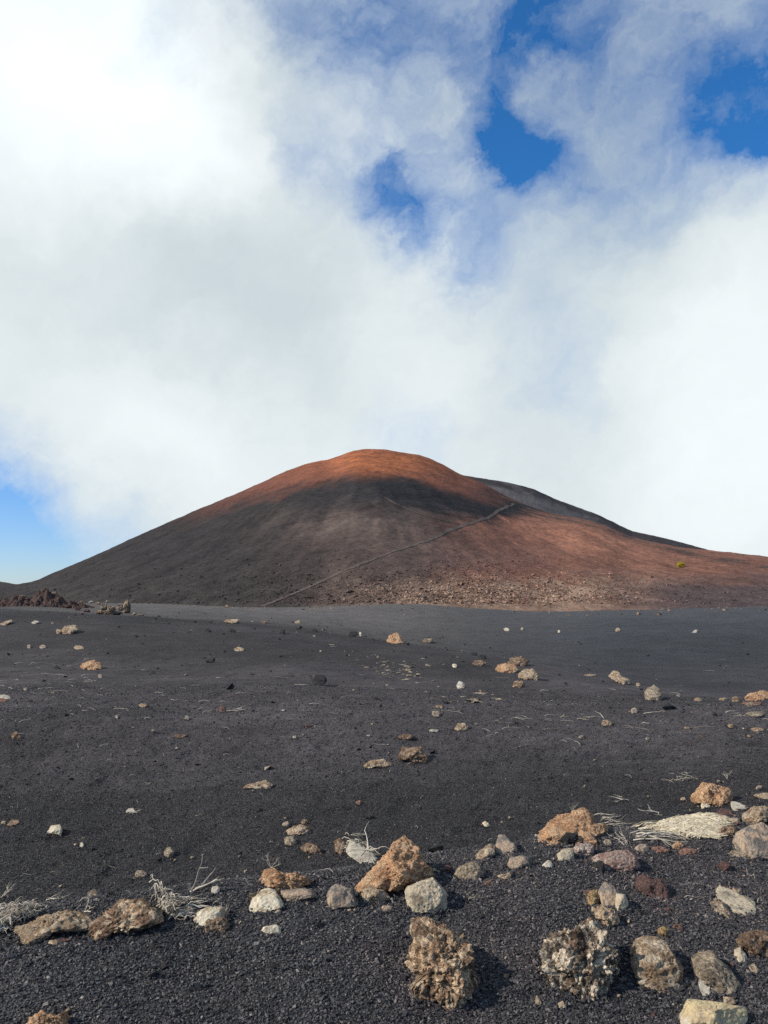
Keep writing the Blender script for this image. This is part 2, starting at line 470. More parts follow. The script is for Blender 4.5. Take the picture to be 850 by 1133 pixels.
def lerpc(c, m, tgt): return c+(np.asarray(tgt)-c)*m[..., None]
def cone_color(X, Y, Z):
    px, py = project(X, Y, Z)
    nn = fbm(np.stack([X/26, Y/26, Z/26], -1), 4, 70); n1 = fbm(np.stack([X/9, Y/9, Z/9], -1), 4, 80); n0 = fbm(np.stack([X/2.5, Y/2.5, Z/2.5], -1), 3, 90)
    # streaks running down slope
    ph = np.arctan2(Y-CY, X-CX); rr = np.hypot(X-CX, Y-CY)
    st = fbm(np.stack([ph*26, rr/55, rr*0], -1), 4, 95)*smooth(70, 190, rr)
    qx = px+14*nn+4*n1; qy = py+6*nn+3*n1+2*n0
    c = np.ones(X.shape+(3,))*np.array([.030, .0255, .0240])
    # browner toward the foot and the centre
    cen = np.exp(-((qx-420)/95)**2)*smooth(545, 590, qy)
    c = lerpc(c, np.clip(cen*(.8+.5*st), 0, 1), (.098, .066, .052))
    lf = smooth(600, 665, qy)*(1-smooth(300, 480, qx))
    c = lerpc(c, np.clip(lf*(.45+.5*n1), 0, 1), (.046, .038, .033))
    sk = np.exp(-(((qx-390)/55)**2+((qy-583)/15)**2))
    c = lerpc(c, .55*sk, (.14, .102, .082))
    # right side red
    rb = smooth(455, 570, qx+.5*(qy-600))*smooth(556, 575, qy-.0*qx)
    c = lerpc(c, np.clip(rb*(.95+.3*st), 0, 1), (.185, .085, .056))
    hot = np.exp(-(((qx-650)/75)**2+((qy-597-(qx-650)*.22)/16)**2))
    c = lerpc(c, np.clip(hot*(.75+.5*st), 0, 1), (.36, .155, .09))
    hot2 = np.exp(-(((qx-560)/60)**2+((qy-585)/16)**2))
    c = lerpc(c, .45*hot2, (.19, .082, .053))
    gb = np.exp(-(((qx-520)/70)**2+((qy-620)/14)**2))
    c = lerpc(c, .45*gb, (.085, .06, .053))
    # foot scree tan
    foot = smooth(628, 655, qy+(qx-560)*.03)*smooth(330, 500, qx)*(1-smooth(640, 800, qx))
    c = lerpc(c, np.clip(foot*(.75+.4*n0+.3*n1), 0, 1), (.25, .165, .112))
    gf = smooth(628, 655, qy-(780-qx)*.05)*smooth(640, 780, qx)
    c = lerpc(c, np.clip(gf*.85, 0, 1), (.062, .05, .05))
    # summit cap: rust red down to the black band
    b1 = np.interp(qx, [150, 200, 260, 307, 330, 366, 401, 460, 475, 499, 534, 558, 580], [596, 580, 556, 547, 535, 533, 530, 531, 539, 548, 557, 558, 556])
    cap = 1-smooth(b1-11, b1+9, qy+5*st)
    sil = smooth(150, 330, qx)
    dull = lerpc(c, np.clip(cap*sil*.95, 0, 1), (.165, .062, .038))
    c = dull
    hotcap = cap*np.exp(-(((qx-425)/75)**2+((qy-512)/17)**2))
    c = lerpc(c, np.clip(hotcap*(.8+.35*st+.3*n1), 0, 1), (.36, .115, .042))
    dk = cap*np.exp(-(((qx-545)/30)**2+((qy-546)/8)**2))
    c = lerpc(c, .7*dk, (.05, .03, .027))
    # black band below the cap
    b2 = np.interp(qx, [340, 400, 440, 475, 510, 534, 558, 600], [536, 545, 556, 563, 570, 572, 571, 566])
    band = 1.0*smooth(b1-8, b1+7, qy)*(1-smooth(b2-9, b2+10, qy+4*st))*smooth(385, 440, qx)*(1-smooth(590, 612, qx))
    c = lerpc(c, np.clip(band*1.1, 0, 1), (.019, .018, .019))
    rim = np.exp(-((qy-np.interp(qx, SILX, SILY)-3)/3.0)**2)*smooth(570, 620, qx)
    c = lerpc(c, np.clip(rim*(.5+1.2*n1), 0, .8), (.05, .038, .034))
    c = c*(1+.16*n0+.16*n1+.10*st)[..., None]
    return np.clip(c, .01, .8), px, py
CT = (np.arange(-160, 1010, 1.35)-425)/860.0
CYY = np.arange(138, 800, .95)
_T, _Y2 = np.meshgrid(CT, CYY, indexing='ij'); CZ = HC(_T*_Y2, _Y2)
def HCq(x, y):
    a = np.clip((x/np.maximum(y, 1)-CT[0])/(CT[1]-CT[0]), 0, len(CT)-1.001); b = np.clip((y-CYY[0])/.95, 0, len(CYY)-1.001)
    i = a.astype(int); j = b.astype(int); a = a-i; b = b-j
    return CZ[i, j]*(1-a)*(1-b)+CZ[i+1, j]*a*(1-b)+CZ[i, j+1]*(1-a)*b+CZ[i+1, j+1]*a*b
def build_cone():
    t = CT; Y = CYY
    T, Yg = np.meshgrid(t, Y, indexing='ij'); X = T*Yg
    Z = CZ
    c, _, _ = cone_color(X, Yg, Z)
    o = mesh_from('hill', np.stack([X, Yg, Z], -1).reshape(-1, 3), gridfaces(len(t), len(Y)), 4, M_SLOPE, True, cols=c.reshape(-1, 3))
    tag(o, 'broad volcanic cone with rust red summit over black scoria slopes', kind='structure')
build_cone()

def ridge(name, Y0, half, sx, sy, color_fn, label, x0, x1):
    t = (np.linspace(x0, x1, 700)-425)/860.0
    Y = np.linspace(Y0-half*1.05, Y0+half*1.3, 150)
    T, Yg = np.meshgrid(t, Y, indexing='ij'); X = T*Yg
    px = 425+860*T
    zr = CAMZ+Y0*np.tan(PITCH+np.arctan((566.5-np.interp(px, sx, sy))/F))
    u = np.abs(Yg-Y0)/half
    g = np.clip(1-(np.sqrt(u*u+.05**2)-.05), 0, 1)
    Z = -10+(zr+10)*g+1.0*fbm(np.stack([X/40, Yg/40, X*0], -1), 4, 31)*(1-np.exp(-u*6))+.35*fbm(np.stack([X/6, Yg/6, X*0], -1), 3, 37)
    c = color_fn(X, Yg, Z, px)
    o = mesh_from(name, np.stack([X, Yg, Z], -1).reshape(-1, 3), gridfaces(len(t), len(Y)), 4, M_SLOPE, True, cols=c.reshape(-1, 3))
    tag(o, label, kind='structure')
def col_back(X, Y, Z, px):
    n = fbm(np.stack([X/20, Y/20, Z/20], -1), 4, 44); _, py = project(X, Y, Z)
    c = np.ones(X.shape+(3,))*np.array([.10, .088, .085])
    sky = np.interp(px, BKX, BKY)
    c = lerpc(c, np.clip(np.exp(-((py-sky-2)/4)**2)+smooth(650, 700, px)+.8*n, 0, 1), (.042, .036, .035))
    return np.clip(c, .01, 1)
BKX = [440, 480, 505, 520, 534, 558, 572, 593, 616, 640, 665, 689, 702, 726, 751, 788, 850, 1000, 1200]
BKY = [560, 535, 525, 527, 529.5, 533, 536, 541.5, 552, 561, 570, 582, 588, 593, 599, 609, 619.5, 640, 655]
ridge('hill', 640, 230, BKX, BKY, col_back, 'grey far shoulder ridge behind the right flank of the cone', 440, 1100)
def col_left(X, Y, Z, px):
    n = fbm(np.stack([X/30, Y/30, Z/30], -1), 4, 54)
    c = np.ones(X.shape+(3,))*np.array([.045, .038, .036])
    return lerpc(c, np.clip(.4+n, 0, 1), (.07, .045, .038))
ridge('hill', 700, 260, [-400, -200, -60, 0, 12, 24, 60, 140], [600, 622, 638, 643.5, 645.5, 647.5, 656, 668], col_left, 'low dark hill at the far left skyline beside the cone', -300, 140)

# footpaths on the cone
def path(pts, width, label, col):
    P = np.array(pts, float)
    s = np.linspace(0, len(P)-1, 160)
    px = np.interp(s, np.arange(len(P)), P[:, 0])+.25*np.sin(s*2.1); py = np.interp(s, np.arange(len(P)), P[:, 1])+.2*np.sin(s*1.3)
    G, t, ok = march(HCq, px, py, 150, 620, 1400)
    G = G[ok]
    k = np.ones(7)/7
    G = np.stack([np.convolve(np.pad(G[:, i], 3, mode='edge'), k, 'valid') for i in range(3)], 1)
    d = np.gradient(G, axis=0); d[:, 2] = 0; d /= np.linalg.norm(d, axis=1, keepdims=True)+1e-9
    nrm = np.stack([-d[:, 1], d[:, 0], d[:, 0]*0], 1)
    w = width*(1+.45*noise3(np.stack([np.arange(len(G))*.21]*3, -1), 4))[:, None]
    rows = []
    for a in (-.5, 0, .5):
        p = G+nrm*w*a; p[:, 2] = HCq(p[:, 0], p[:, 1])+.12; rows.append(p)
    V = np.stack(rows, 1).reshape(-1, 3)
    o = mesh_from('footpath', V, gridfaces(len(G), 3), 4, M_SLOPE, True, cols=np.ones((len(V), 3))*np.array(col))
    tag(o, label, kind='structure')
path([(288, 672), (315, 661), (342, 650), (378, 633), (413, 619), (448, 606), (475, 598), (499, 586), (522, 579), (541, 573), (553, 564), (570, 557)], 1.35, 'thin pale footpath climbing diagonally across the cone', (.098, .075, .064))
path([(425, 550), (440, 559), (463, 568), (490, 576), (508, 580)], 1.2, 'faint footpath branching near the black band', (.078, .056, .045))

# ------------------------------------------------------------------ loose grain scatters (stuff)
def grains(name, P, size, mat, label, cols=None, squash=.75, islandcol=None):
    n = len(P)
    base = np.array([[1, 0, 0], [-1, 0, 0], [0, 1, 0], [0, -1, 0], [0, 0, 1], [0, 0, -1]], float)
    fc = np.array([[0, 2, 4], [2, 1, 4], [1, 3, 4], [3, 0, 4], [2, 0, 5], [1, 2, 5], [3, 1, 5], [0, 3, 5]])
    V = base[None]*(.6+.8*rng.random((n, 6, 1)))+.28*rng.standard_normal((n, 6, 3))
    # random rotation
    q = rng.standard_normal((n, 4)); q /= np.linalg.norm(q, axis=1, keepdims=True)
    w, x, y, z = q.T
    R = np.stack([1-2*(y*y+z*z), 2*(x*y-z*w), 2*(x*z+y*w), 2*(x*y+z*w), 1-2*(x*x+z*z), 2*(y*z-x*w), 2*(x*z-y*w), 2*(y*z+x*w), 1-2*(x*x+y*y)], -1).reshape(n, 3, 3)
    V = np.einsum('nij,nkj->nki', R, V)*size[:, None, None]
    V[..., 2] *= squash
    V += P[:, None, :]
    Fc = (fc[None]+6*np.arange(n)[:, None, None]).reshape(-1, 3)
    cc = None if cols is None else np.repeat(cols, 6, axis=0)
    o = mesh_from(name, V.reshape(-1, 3), Fc, 3, mat, False, cols=cc)
    tag(o, label, kind='stuff'); return o

def scatter_px(n, y0, y1, x0=-60, x1=910, power=1.0):
    """random ground points: uniform over ground area between forward distances y0..y1"""
    Y = np.sqrt(y0*y0+(y1*y1-y0*y0)*rng.random(n)) if power == 1 else y0*(y1/y0)**rng.random(n)
    px = x0+(x1-x0)*rng.random(n)
    X = Y*(px-425)/850
    return X, Y
Xs, Ys = [], []; S = []
for (n, a, b, s0, s1) in ((360000, 2.3, 5.2, .0038, .36), (230000, 5.2, 8.5, .0038, .34), (70000, 8.5, 15, .0062, .4)):
    x, y = scatter_px(n, a, b, -330, 1180)
    Xs.append(x); Ys.append(y); S.append(s0*np.exp(s1*rng.standard_normal(n)))
X = np.concatenate(Xs); Y = np.concatenate(Ys); S = np.clip(np.concatenate(S), .002, .016)
Z = Hq(X, Y)+S*.35
def grain_tone(X, Y):
    '''light and shade painted into the grains: lighter bank, shaded hollow behind; dusty and rusty patches'''
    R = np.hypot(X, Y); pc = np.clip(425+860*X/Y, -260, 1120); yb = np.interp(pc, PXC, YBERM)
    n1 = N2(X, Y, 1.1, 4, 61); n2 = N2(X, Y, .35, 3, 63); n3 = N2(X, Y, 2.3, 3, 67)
    k = 1.32-.62*smooth(-.1, .75, Y-yb+.2*n1)+.22*smooth(7.8, 9.8, Y+.5*n3)  # relief shading by colour: bright bank, dim hollow
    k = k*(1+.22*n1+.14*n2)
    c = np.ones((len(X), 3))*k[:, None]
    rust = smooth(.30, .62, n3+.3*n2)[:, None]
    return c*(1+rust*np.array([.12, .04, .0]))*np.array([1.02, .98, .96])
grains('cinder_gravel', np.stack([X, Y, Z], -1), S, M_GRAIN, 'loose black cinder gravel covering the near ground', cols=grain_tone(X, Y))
# larger clinkers, sparse
n = 1500; x, y = scatter_px(n, 3, 60, power=0); s = np.clip(.006*np.exp(.55*rng.standard_normal(n))*(1+y*.11), .005, .10)
z = Hq(x, y)+s*.3
grains('clinker_pebbles', np.stack([x, y, z], -1), s, mat_rock('dark', 'mid'), 'small dark clinker pebbles strewn over the cinder plain')
n = 450; x, y = scatter_px(n, 4, 45, power=0); s = np.clip(.006*np.exp(.5*rng.standard_normal(n))*(1+y*.10), .005, .07)
z = Hq(x, y)+s*.3
grains('pale_pebbles', np.stack([x, y, z], -1), s, mat_rock('greytan', 'mid'), 'small pale pebbles strewn over the cinder plain')

# stones fallen to the foot of the cone, along the far crest
n = 1500; px_ = rng.uniform(140, 900, n); Yf = rng.normal(110, 11, n); Xf = Yf*(px_-425)/860; sf = np.clip(.04*np.exp(.7*rng.standard_normal(n)), .02, .3)
grains('foot_stones', np.stack([Xf, Yf, Hq(Xf, Yf)+sf*.2], -1), sf, mat_rock('brown', 'far'), 'brown stones rolled out along the foot of the cone')
# scree on the cone
def build_scree():
    n = 44000
    px = np.concatenate([rng.normal(520, 110, n//2), rng.uniform(-20, 900, n//2)]); py = np.concatenate([668-np.abs(rng.normal(0, 24, n//2)), rng.uniform(545, 672, n//2)])
    t = (px-425)/860
    # place by forward distance on the cone's near face
    G, tt, ok = [], [], []
    for i in range(0, n, 6000):
        g, a, b = march(HCq, px[i:i+6000], py[i:i+6000], 142, 560, 440); G.append(g); ok.append(b & (a > 150))
    G = np.concatenate(G); ok = np.concatenate(ok); G = G[ok]
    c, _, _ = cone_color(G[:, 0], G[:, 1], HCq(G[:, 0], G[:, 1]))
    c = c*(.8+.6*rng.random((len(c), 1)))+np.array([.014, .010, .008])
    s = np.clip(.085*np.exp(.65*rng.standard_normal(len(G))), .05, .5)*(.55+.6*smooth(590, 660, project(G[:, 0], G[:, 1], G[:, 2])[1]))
    G[:, 2] = HCq(G[:, 0], G[:, 1])+s*.2
    grains('scree', G, s, M_SCREE, 'tan and rust scree stones on the lower slope of the cone', cols=c)
build_scree()


# ------------------------------------------------------------------ rocks
_ICO = {}
def ico(level):
    if level not in _ICO:
        bm = bmesh.new(); bmesh.ops.create_icosphere(bm, subdivisions=level, radius=1)
        V = np.array([v.co[:] for v in bm.verts]); Fc = np.array([[v.index for v in f.verts] for f in bm.faces]); bm.free()
        V /= np.linalg.norm(V, axis=1, keepdims=True)
        _ICO[level] = (V, Fc)
    return _ICO[level]

ROUGH = {'grey': 'slab', 'lichen': 'slab', 'cream': 'slab', 'creamy': 'slab', 'pale': 'slab', 'greytan': 'block'}
TILES = {'A': (0, 850, 3.864), 'B': (200, 850, 3.864), 'C': (350, 880, 4.25), 'D': (500, 850, 4.005), 'E': (650, 850, 4.005),
         'F': (0, 640, 3.036), 'G': (280, 660, 2.931), 'H': (560, 660, 2.931), 'I': (0, 630, 5.3125), 'P': (0, 0, 1)}
def topx(tile, pts):
    ox, oy, s = TILES[tile]; p = np.array(pts, float)/s; p[:, 0] += ox; p[:, 1] += oy
    return p

def blob_poly(cx, cy, hw, hh, seed, n=9):
    r = np.random.default_rng(seed); a = np.linspace(0, 2*math.pi, n, endpoint=False)+r.uniform(-.25, .25, n)
    k = r.uniform(.78, 1.15, n)
    return [(cx+hw*math.cos(t)*q, cy+hh*math.sin(t)*q) for t, q in zip(a, k)]

_rid = 0
CONTACT = []
def rock(name, kind, tile, pts, label, cat='rock', group=None, tau=.35, style=None, depth=None, sink=.4, fn=None, parent=None, minlev=3):
    global _rid
    _rid += 1; seed = _rid*7+3
    P = topx(tile, pts)
    cx, cy = (P[:, 0].min()+P[:, 0].max())/2, (P[:, 1].min()+P[:, 1].max())/2
    # polygon area centroid
    x, y = P[:, 0], P[:, 1]; x2, y2 = np.roll(x, -1), np.roll(y, -1); cr = x*y2-x2*y
    A = cr.sum()/2
    if abs(A) > 1: cx, cy = ((x+x2)*cr).sum()/(6*A), ((y+y2)*cr).sum()/(6*A)
    hw, hh = np.ptp(x)/2, np.ptp(y)/2
    # radial outline
    NA = 180; ang = np.linspace(-math.pi, math.pi, NA, endpoint=False); rad = np.zeros(NA)
    ex, ey = x2-x, y2-y
    for k, a in enumerate(ang):
        dx, dy = math.cos(a), -math.sin(a)      # image y points down
        den = dx*ey-dy*ex
        with np.errstate(divide='ignore', invalid='ignore'):
            tt = ((x-cx)*ey-(y-cy)*ex)/den; uu = ((x-cx)*dy-(y-cy)*dx)/den
        good = (uu >= 0) & (uu <= 1) & (tt > 0) & np.isfinite(tt)
        rad[k] = tt[good].max() if good.any() else 1
    kk = np.array([.1, .2, .4, .2, .1]); rad = np.convolve(np.r_[rad[-2:], rad, rad[:2]], kk, 'valid')
    size_px = math.sqrt(abs(A))+1e-3
    lev = 7 if size_px > 75 else 6 if size_px > 30 else 5 if size_px > 13 else 4 if size_px > 5 else 3
    lev = max(lev, minlev)
    V, Fc = ico(lev)
    # ground under the foot of the outline
    by = y.max(); near_bottom = x[y > by-.25*hh-1].mean()
    Gr, _, _ = march(fn or Hq, np.array([near_bottom, cx]), np.array([by-.06*2*hh, by-.06*2*hh]))
    f0 = (Gr[0]-ORG) @ FWD          # depth along the view axis
    s = f0/F                         # metres per pixel at the foot
    if tau > 0:
        Gc, _, _ = march(fn or Hq, np.array([cx]), np.array([cy])); fc = (Gc[0]-ORG) @ FWD
        slope = np.clip((fc-f0)/max(by-cy, 1), 0, f0/F*6)   # metres deeper per pixel up
    else: slope = 0
    style = style or ROUGH.get(kind, 'lump')
    D = (depth if depth is not None else .62)*math.sqrt(hw*hh)*s*(1.15)
    L = size_px*s                     # metric size
    nx, ny, nz = V[:, 0], V[:, 1], V[:, 2]
    rho = np.hypot(nx, ny)+1e-9; th = np.arctan2(ny, nx)
    R = np.interp(th, np.r_[ang, math.pi], np.r_[rad, rad[0]])
    e1 = .72 if style != 'lump' else .82
    pl = rho**e1
    lx = R*pl*nx/rho; lyy = R*pl*ny/rho; lz = np.sign(nz)*np.abs(nz)**.85*D
    Q = np.stack([lx*s, lyy*s, lz], -1)       # metric local: right, up, toward camera
    # ---- relief
    q = Q/L+seed*1.37
    if style in ('lump', 'crusty'):
        r2 = np.random.default_rng(seed+1); half = np.array([hw*s, hh*s, D])
        for k in range(9):
            v = r2.normal(size=3); v[2] = abs(v[2])*1.6+.2; v /= np.linalg.norm(v)
            dd = (np.abs(v)*half).sum()*r2.uniform(.48, .72)
            ov = np.maximum(Q @ v-dd, 0); Q -= ov[:, None]*v*.85
    if style == 'lump':
        Q[:, 2] += nz*np.abs(nz)*D*.45*fbm(q*1.6, 3, seed)
        nrm = Q/(np.linalg.norm(Q, axis=1, keepdims=True)+1e-9)
        b, s2 = worley(q*4.2+.3*fbm(q*4, 2, seed+3)[:, None], seed)
        d = .10*fbm(q*2.6, 4, seed+1, .55, mode='billow')-.085*(b-.45)+.045*fbm(q*11, 3, seed+2, mode='billow')
        b3, _ = worley(q*11, seed+9); d -= .04*(b3-.45)
        Q += nrm*(d*L)[:, None]*.62
    elif style == 'crusty':
        Q[:, 2] += nz*np.abs(nz)*D*.22*fbm(q*1.8, 3, seed)
        nrm = Q/(np.linalg.norm(Q, axis=1, keepdims=True)+1e-9)
        b, _ = worley(q*5.5+.4*fbm(q*5, 2, seed+3)[:, None], seed); b2, _ = worley(q*12, seed+4); b3, _ = worley(q*24, seed+5)
        d = .10*fbm(q*2.2, 3, seed+1)-.15*(b-.45)-.085*(b2-.45)-.045*(b3-.45)+.05*fbm(q*9, 4, seed+2, .6, mode='ridge')
        Q += nrm*(d*L)[:, None]*.70
    else:
        r2 = np.random.default_rng(seed)
        ncut = 13 if style == 'slab' else 18
        half = np.array([hw*s, hh*s, D])
        for k in range(ncut):
            v = r2.normal(size=3); v[2] = abs(v[2])*1.3; v /= np.linalg.norm(v)
            dd = (np.abs(v)*half).sum()*r2.uniform(.42, .66)
            ov = np.maximum(Q @ v-dd, 0); Q -= ov[:, None]*v*.9
        nrm = Q/(np.linalg.norm(Q, axis=1, keepdims=True)+1e-9)
        k2 = .55 if style == 'slab' else 1.0
        d = .06*fbm(q*2.5, 5, seed+1, .55)+k2*.06*fbm(q*5, 4, seed+2, .6, mode='ridge')-k2*.03*(worley(q*8, seed)[0]-.45)
        Q += nrm*(d*L)[:, None]*.6
    d5 = fbm(q*3.1+9, 3, seed+6, .6); fr = np.abs(d5); Q += nrm*(-(np.clip(.07-fr, 0, 1))*(.25 if style == 'crusty' else .5)*L)[:, None]      # cracks
    for ax, hv in ((0, hw*s), (1, hh*s)):      # keep the traced size
        lo_, hi_ = Q[:, ax].min(), Q[:, ax].max(); sc_ = 2*hv/(hi_-lo_+1e-9)
        off = (x.min()-cx)*s if ax == 0 else (cy-y.max())*s
        Q[:, ax] = (Q[:, ax]-lo_)*sc_+off
    low = Q[:, 1] < -.35*hh*s; Q[low, 1] = -.35*hh*s+(Q[low, 1]+.35*hh*s)*1.22       # buried foot
    # place: rays spread a little with depth; shear toward lying on the ground
    upx = Q[:, 1]/s                                   # px above centre
    fdep = f0+sink*D-Q[:, 2]+tau*slope*(upx+(by-cy))
    u = (cx-425)/F+Q[:, 0]/s/F; v = (566.5-cy)/F+upx/F
    # keep metric size: use the foot depth for lateral size, true depth for centre
    cu = (cx-425)/F; cv = (566.5-cy)/F
    fcn = f0+sink*D+tau*slope*(upx+(by-cy))
    W = ORG+fdep[:, None]*(FWD+cu*RGT+cv*UPV)+(Q[:, 0]*(fcn/f0))[:, None]*RGT+(Q[:, 1]*(fcn/f0))[:, None]*UPV
    loc = W.mean(0); loc[2] = W[:, 2].min()
    if f0 < 12 and fn is None:
        near = np.abs(W[:, 2]-Hq(W[:, 0], W[:, 1])) < .012*max(1, f0/5)
        if near.any(): CONTACT.append((W[near], L))
    bucket = 'near' if f0 < 8 else 'mid' if f0 < 22 else 'far'
    W[:, :] = W
    o = mesh_from(name, W, Fc, 3, mat_rock(kind, bucket), True, cols=None, loc=loc)
    tag(o, label, cat, group)
    return o

G_FRONT = 'lava rocks lying on the near cinder'
G_PLAIN = 'stones scattered over the cinder plain'
# -------- near rocks, outlines as seen, each at its own distance and thickness
R_ = lambda kind, tile, pts, label, **k: rock(k.pop('name', 'rock'), kind, tile, pts, label, k.pop('cat', 'rock'), k.pop('group', G_FRONT), **k)
R_('crust2', 'C', [(425,640),(440,590),(480,568),(530,570),(550,600),(600,605),(630,640),(690,690),(740,720),(770,790),(760,900),(720,980),(660,1020),(600,1040),(560,1025),(500,1010),(440,965),(420,935),(470,880),(475,850),(430,835),(412,770),(430,720),(470,700),(430,665)],
   'tall crusty brown lava rock with a pale blistered top, alone at the front centre', style='crusty', tau=.55, depth=.7)
R_('crusty', 'D', [(390,900),(395,760),(440,725),(490,705),(540,705),(560,670),(620,660),(660,690),(690,720),(720,780),(748,830),(745,900),(722,970),(685,1015),(620,1045),(580,1058),(520,1058),(470,1030),(440,1000),(400,940)],
   'biggest round dark clinker rock studded with cream crystals', style='crusty', tau=.4, depth=.75)
R_('tan', 'E', [(185,830),(205,790),(230,750),(280,740),(330,745),(350,790),(380,850),(410,900),(440,950),(455,985),(450,1010),(410,1030),(380,1020),(320,980),(250,950),(225,925),(200,890)],
   'elongated tan boulder slanting down right of the biggest dark clinker rock', style='block', tau=.6)
R_('greytan', 'E', [(455,855),(500,810),(565,805),(600,850),(650,905),(680,960),(692,1000),(650,1025),(610,1040),(570,1025),(545,985),(520,930),(480,895)],
   'olive grey slab with a squared top above the cream block at bottom right', style='slab', tau=.7)
R_('pale', 'E', [(492,930),(512,928),(535,970),(553,1022),(520,1024),(503,990)], 'narrow pale sliver leaning on the left edge of the olive grey slab', tau=.6)
R_('creamy', 'E', [(405,1035),(500,1022),(560,1028),(620,1050),(660,1060),(700,1062),(712,1100),(705,1160),(640,1200),(560,1210),(470,1195),(430,1100)],
   'yellow cream block cut by the bottom edge of the picture', style='slab', tau=.5, depth=.5)
R_('lichen', 'E', [(555,525),(600,515),(650,540),(700,570),(730,610),(757,660),(757,690),(725,682),(690,645),(640,612),(590,575),(560,548)],
   'long pale grey slab lying diagonally near the right edge', style='slab', tau=.95, depth=.4)
R_('tan', 'E', [(542,590),(570,576),(602,608),(632,648),(662,688),(640,682),(590,655),(550,632)], 'tapering brown stone lying just below the long pale grey slab', tau=.95, depth=.5)
R_('pale', 'E', [(503,640),(520,643),(540,670),(528,678),(512,660)], 'small white sliver left of the tapering brown stone', name='stone', cat='stone', tau=.9)
R_('brown', 'E', [(655,760),(700,725),(750,712),(801,718),(850,740),(860,800),(850,860),(790,858),(750,838),(700,805),(665,790)],
   'brown and pink rock cut by the right edge above the bottom corner', tau=.5)
R_('lichen', 'E', [(650,790),(672,792),(700,825),(716,855),(710,872),(668,868),(650,832)], 'pale grey wedge against the lower left of the brown and pink edge rock', tau=.6)
R_('tan', 'E', [(715,880),(740,866),(767,893),(757,920),(730,907)], 'small tan stone under the brown and pink edge rock', name='stone', cat='stone', tau=.6)
R_('redbrown', 'E', [(212,480),(245,468),(280,488),(330,493),(357,530),(367,580),(330,602),(280,562),(230,542),(208,520)],
   'dark reddish lumpy rock below the flat pink rock', tau=.6)
R_('redbrown', 'E', [(570,430),(600,412),(642,428),(637,462),(600,460)], 'small dark brown stone on bare cinder above the long pale grey slab', name='stone', cat='stone')
R_('greytan', 'E', [(600,378),(638,362),(690,366),(745,375),(747,408),(690,402),(610,394)], 'flat pale slab lying under the large grey boulder', style='slab', tau=.6, depth=.5)
R_('grey', 'E', [(636,325),(660,295),(700,270),(760,245),(801,238),(870,250),(880,330),(860,398),(790,384),(720,377),(640,360)],
   'large smooth grey boulder at the right edge', name='boulder', cat='boulder', style='slab', tau=.3, depth=.7)
R_('tan', 'E', [(685,225),(700,190),(740,165),(801,163),(850,185),(855,240),(780,240),(720,263),(690,257)], 'porous tan boulder behind the large grey boulder', name='boulder', cat='boulder', style='crusty')
R_('brown', 'E', [(572,295),(600,258),(645,250),(678,275),(645,302),(590,314)], 'rounded brown stone at the right end of the pale twig mat')
R_('orange', 'E', [(455,130),(480,100),(510,60),(560,70),(600,80),(640,88),(650,130),(642,160),(600,173),(550,160),(500,152),(460,148)],
   'big orange rock with a hollow on its left, behind the pale twig mat', style='lump', tau=.3)
R_('cream', 'E', [(503,165),(525,147),(547,160),(542,182),(515,184)], 'small cream stone tucked under the big orange rock', name='stone', cat='stone')
R_('grey', 'E', blob_poly(427,138,14,11,1), 'tiny grey stone just left of the big orange rock', name='stone', cat='stone')
R_('redbrown', 'E', [(570,200),(590,178),(640,183),(655,210),(610,227)], 'dark brown rubble stone under the right foot of the big orange rock')
R_('pale', 'E', [(635,155),(655,146),(700,165),(722,185),(700,200),(655,182)], 'pale slab between the big orange rock and the porous tan boulder', style='slab', tau=.7)
R_('grey', 'E', blob_poly(655,235,28,16,3), 'grey stone between the rounded brown stone and the porous tan boulder', name='stone', cat='stone')
R_('orange', 'E', [(375,350),(400,322),(430,342),(422,364),(385,364)], 'small pointed orange stone below the pale twig mat', name='stone', cat='stone')
R_('rust', 'E', [(400,372),(430,350),(480,358),(492,385),(440,390),(405,384)], 'flat pinkish stone touching the small pointed orange stone', name='stone', cat='stone', tau=.7)
R_('rust', 'E', [(280,352),(330,345),(372,370),(310,380)], 'flat orange brown stone beside the smooth grey stone left of the twig mat', name='stone', cat='stone', tau=.7)
R_('grey', 'E', [(208,362),(235,335),(270,338),(277,366),(240,377)], 'smooth grey stone above the dark reddish lumpy rock', name='stone', cat='stone')
R_('tan', 'E', [(735,118),(790,108),(840,115),(850,145),(780,135)], 'flat tan rock at the right edge behind the porous tan boulder', tau=.6)
R_('grey', 'E', blob_poly(763,88,15,11,4), 'small dark grey stone far right above the big orange rock', name='stone', cat='stone')
R_('grey', 'E', blob_poly(583,60,8,8,5), 'tiny grey stone directly above the big orange rock', name='stone', cat='stone')
R_('rust', 'E', blob_poly(404,703,24,13,6), 'small reddish stone left of the olive grey slab top', name='stone', cat='stone')
R_('ochre', 'E', [(310,715),(335,700),(362,715),(367,745),(345,757),(315,737)], 'small ochre stone at the tip of the elongated tan boulder', name='stone', cat='stone')
R_('tan', 'E', blob_poly(402,630,12,6,8), 'tiny flat tan stone in bare cinder left of the white sliver', name='stone', cat='stone')
R_('pink', 'E', [(0,432),(10,410),(60,378),(130,362),(185,360),(215,400),(240,465),(200,470),(130,482),(70,480),(40,450)],
   'wide flat pink and cream rock pointing left', tau=.5, style='block')
R_('crust2', 'D', [(628,640),(655,603),(682,620),(720,630),(747,680),(742,715),(700,712),(660,682),(635,667)], 'knobbly brown rock on the upper right of the biggest dark clinker rock')
R_('ochre', 'D', [(595,570),(605,545),(625,536),(652,540),(667,570),(645,605),(615,617),(598,600)], 'round ochre cobble left of the blue grey stone')
R_('grey', 'D', [(645,540),(680,503),(710,510),(737,545),(737,600),(710,622),(680,602),(663,572)], 'blue grey stone between the round ochre cobble and a lichen slab')
